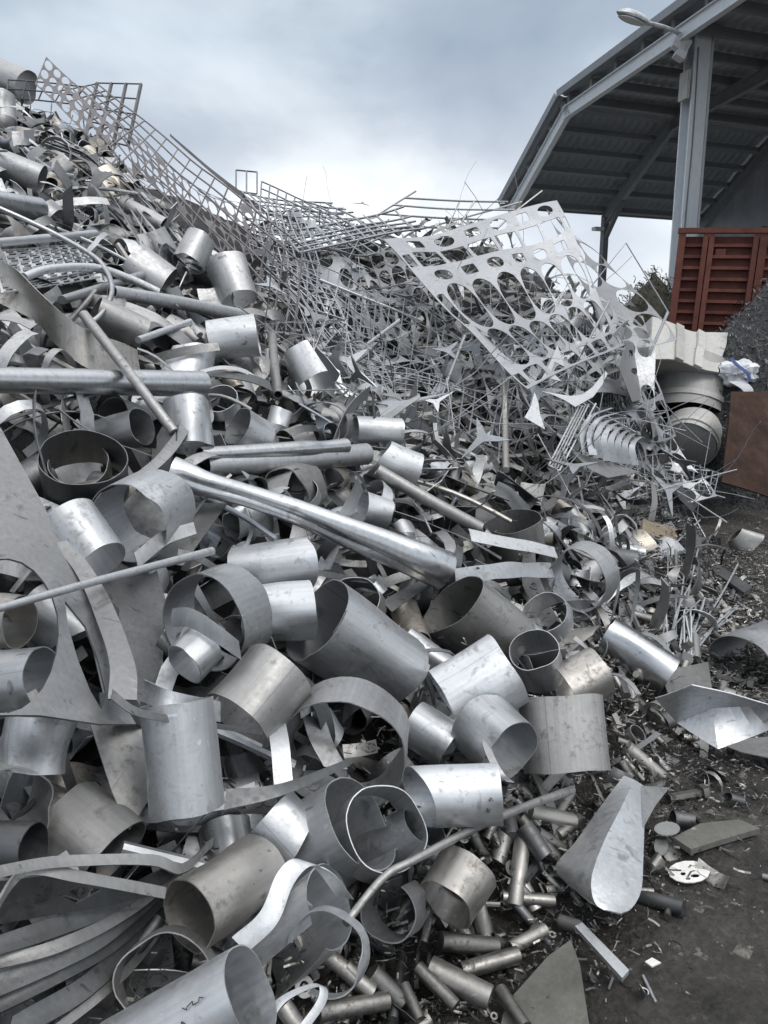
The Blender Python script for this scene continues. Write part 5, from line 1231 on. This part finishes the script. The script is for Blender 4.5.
place('length', 50, 'pipe_length', 'pipe length', ['bolt_metal', 'bolt_metal', 'steel_warm', 'steel_dark'], toe_near, 'short pipe lengths at the foot of the heap', .6, 1.2, (-.03, .01), .25)
BMt = ['bolt_metal', 'steel_warm', 'steel_dark', 'bolt_metal', 'steel_dull']
place('stub', 290, 'rod_stub', 'rod stub', BMt, toe, 'short rod stubs and bolts at the toe of the heap', .8, 2.4, (-.03, .0), .25)
place('washer', 100, 'washer', 'washer', BMt, toe, 'washers and cut rings at the toe of the heap', .7, 1.3, (-.02, .0), .25, axis_flat=False)
# uncountable small chips and shavings
def chips(n, seed):
    r = random.Random(seed); mb = MB()
    for _ in range(n):
        y = r.uniform(1.3, 6)**1; s = r.gauss(.1, .3); x = lerp_tab(TOE, y)-s/.9
        if r.random() < .25:
            y = r.uniform(1.3, 6); x = lerp_tab(TOE, y)+abs(r.gauss(0, .22)); s = -1
        z = heap(x, y)+(.01 if s > 0 else .012)
        p = Vector((x, y, z+r.uniform(-.01, .03)*(s > -.5)))
        a = Vector((r.gauss(0, 1), r.gauss(0, 1), r.gauss(0, .35))).normalized(); b = Vector((r.gauss(0, 1), r.gauss(0, 1), r.gauss(0, .5))).cross(a).normalized()
        l = r.uniform(.006, .026)*(1 if s > -.5 else .35); w_ = r.uniform(.001, .0035)*(1 if s > -.5 else .6); c = a.cross(b)
        V = []
        bend = r.uniform(-.6, .6)
        for k in range(4):
            t = k/3-.5; q_ = p+a*(l*t*2)+c*(bend*l*t*t*4); V += [q_-b*w_, q_+b*w_]
        mb.add(V, [(2*k, 2*k+1, 2*k+3, 2*k+2) for k in range(3)])
    return mb
o = chips(20000, 4).build('metal_shavings', 'bolt_metal', center=False, matrix=Matrix.Identity(4), smooth=False); tag(o, 'fine metal shavings and chips strewn along the toe of the heap', None, kind='stuff')
def litter(n, seed):
    """shreds of sheet and strip filling the gaps low in the heap"""
    r = random.Random(seed); mb = MB()
    k = 0
    while k < n:
        q_ = slope(r) if r.random() < .7 else second(r)
        if q_ is None: continue
        k += 1; x, y = q_; nr = normal(x, y); p = Vector((x, y, heap(x, y)))-nr*r.uniform(.08, .22)
        a = Vector((r.gauss(0, 1), r.gauss(0, 1), r.gauss(0, .6))).normalized(); b = a.orthogonal().normalized(); c = a.cross(b)
        l = r.uniform(.05, .16); w_ = r.uniform(.006, .03); bend = r.uniform(-.8, .8); V = []
        for j in range(6):
            t = j/5-.5; v = p+a*(l*t*2)+c*(bend*l*t*t*4); V += [v-b*w_, v+b*w_]
        V, Fc = solid(V, grid_faces(5, 1), .002); mb.add(V, Fc)
    return mb
o = litter(3200, 6).build('shredded_scrap', 'steel_dull', center=False, matrix=Matrix.Identity(4)); tag(o, 'dark shreds of strip and sheet filling the gaps of the heap', None, kind='stuff')
def pebbles(n, seed):
    r = random.Random(seed); mb = MB()
    for _ in range(n):
        y = r.uniform(1.2, 9); x = lerp_tab(TOE, y)+r.uniform(0, 3)
        s = r.uniform(.002, .009)*(1+(r.random() < .03)*2); z = .0
        P = [Vector((x+s*a*r.uniform(.7, 1.3), y+s*b*r.uniform(.7, 1.3), z+s*c_*.7)) for a, b, c_ in ((1, 0, 0), (-1, 0, 0), (0, 1, 0), (0, -1, 0), (0, 0, 1), (0, 0, -1))]
        mb.add(P, [(0, 2, 4), (2, 1, 4), (1, 3, 4), (3, 0, 4), (2, 0, 5), (1, 2, 5), (3, 1, 5), (0, 3, 5)])
    return mb
o = pebbles(15000, 3).build('gravel', 'grit', center=False, matrix=Matrix.Identity(4), smooth=False); tag(o, 'small stones and grit on the dark dirt', None, kind='stuff')

# =================================================================== what can be seen: drop pieces buried out of sight, then describe the rest
import numpy as np
from mathutils.bvhtree import BVHTree
def cast(step, offs, keep):
    bpy.context.view_layer.update()
    VV, PP, OW = [], [], []; nb = 0
    for ob in scene.objects:
        if ob.type != 'MESH' or ob.name.startswith(('metal_shavings', 'gravel', 'metal_turnings', 'brush')) or not keep(ob): continue
        me = ob.data; c_ = np.empty(len(me.vertices)*3); me.vertices.foreach_get('co', c_); c_ = c_.reshape(-1, 3)
        mw = np.array(ob.matrix_world); VV.append(c_ @ mw[:3, :3].T+mw[:3, 3])
        for p in me.polygons: PP.append([i+nb for i in p.vertices])
        OW += [ob.name]*len(me.polygons); nb += len(me.vertices)
    bvh = BVHTree.FromPolygons(np.concatenate(VV).tolist(), PP); res = []
    for dx in offs:
        org = CAM+RIGHT*dx; m = {}
        for py in range(1, 1024, step):
            for px in range(1, 768, step):
                idx = bvh.ray_cast(org, ray(px, py))[2]
                if idx is not None: m[(px, py)] = OW[idx]
        res.append(m)
    return res
fill_names = {f[0].name: i for i, f in enumerate(FILL)}
def heroic(n): return n not in fill_names and not n.startswith(('ground', 'scrap_mound', 'shredded_scrap', 'turnings_mound', 'scrub_heap', 'roof_panel', 'purlin'))
hm = cast(4, (0,), lambda ob: ob.name not in fill_names)[0]
am = cast(4, (0,), lambda ob: True)[0]
vis = {}
for k, n in am.items():
    if n in fill_names:
        e = vis.setdefault(n, [0, 0]); e[0] += 1
        h_ = hm.get(k)
        if h_ and heroic(h_): e[1] += 3 if h_.startswith('lattice_sheet') else 1.6 if h_.startswith(('skeleton_sheet', 'tank', 'shell', 'body', 'rod_comb')) and fill_names[n] >= 0 and k[1] < 470 and h_ != 'x' else 1
        elif h_ is None and k[1] < 300: e[1] += 1.5      # sticks up into the sky
drop = set()
for n, e in vis.items():
    kind = FILL[fill_names[n]][1]; far = FILL[fill_names[n]][5].endswith('second pile')
    if kind in ('stub', 'washer'): continue
    if e[1] > e[0]*(.75 if far else .30): drop.add(n)
FILL2 = []
for f in FILL:
    if f[0].name in drop: bpy.data.objects.remove(f[0])
    else: FILL2.append(f)
FILL = FILL2
fill_names = {f[0].name for f in FILL}
seen = {}
for ci, m in enumerate(cast(2, (0,), lambda ob: True)+cast(4, (-.5, .5), lambda ob: True)):
    for (px, py), n in m.items():
        if n in fill_names:
            e = seen.setdefault(n, [0, 0, 0, 0])
            if ci == 0: e[0] += 1; e[1] += px; e[2] += py
            e[3] += 1
TONE = {'steel_blue': 'bluish', 'steel_straw': 'straw toned', 'steel_satin': 'satin grey', 'steel_pale': 'pale', 'steel_dull': 'dull', 'steel_dark': 'dark', 'steel_warm': 'stained', 'sheet_bright': 'bright', 'sheet_grey': 'grey', 'fence_metal': 'dull grey', 'cut_grey': 'smooth grey', 'bolt_metal': 'greasy', 'plate_grey': 'slate grey'}
NOUN = {'tube': 'open tube', 'curl': 'curled sheet', 'hoop': 'hoop', 'strip': 'twisted strip', 'ribbon': 'narrow strip', 'sheet': 'bent sheet', 'rod': 'rod', 'bar': 'thin bar', 'wire': 'bent wire', 'offcut': 'pointed offcut', 'length': 'pipe length'}
MID = {'tube': .17, 'curl': .15, 'hoop': .11, 'strip': .25, 'ribbon': .25, 'sheet': .17, 'rod': .3, 'bar': .45, 'wire': .6, 'offcut': .14, 'length': .08}
LM = [h for h in HERO if h[0] and -20 < h[1] < 790]
names = {}
for (o, kind, cat, mt, size, group, zax) in FILL:
    e = seen.get(o.name)
    if e is None: bpy.data.objects.remove(o); continue
    if kind == 'stub': tag(o, 'short greasy rod stub or bolt lying loose among the small scrap', cat, group); continue
    if kind == 'washer': tag(o, 'small cut ring lying loose among the small scrap at the toe', cat, group); continue
    if e[0]: px, py = e[1]/e[0], e[2]/e[0]
    else:
        pj = project(o.matrix_basis.translation); px, py = pj[0], pj[1]
    if kind == 'wire' and False: pass
    h = min(LM, key=lambda q: math.hypot(q[1]-px, q[2]-py)); dx, dy = px-h[1], py-h[2]
    rel = ('right of' if dx > 0 else 'left of') if abs(dx) > abs(dy)*1.2 else ('below' if dy > 0 else 'above')
    ax = zax.dot(UP); lean = 'upright ' if abs(ax) > .8 else ('level ' if abs(ax) < .25 else 'slanting ')
    if kind in ('strip', 'ribbon', 'sheet', 'offcut'): lean = ''
    sz = 'small ' if size < MID[kind]*.85 else ('large ' if size > MID[kind]*1.15 else '')
    lab = f'{sz}{lean}{TONE[mt]} {NOUN[kind]} {rel} {h[0]}'
    names.setdefault(lab, []).append((px, py, o, cat, group))
ORD = ['first', 'second', 'third', 'fourth', 'fifth', 'sixth', 'seventh', 'eighth', 'ninth', 'tenth']
for lab, L in names.items():
    L.sort(key=lambda q: q[0])
    for i, (px, py, o, cat, group) in enumerate(L):
        l2 = lab
        if len(L) == 2: l2 = ('leftmost ' if i == 0 else 'rightmost ')+lab
        elif len(L) > 2: l2 = (ORD[i]+' from left, ' if i < 10 else 'further right, ')+lab
        tag(o, l2, cat, group)
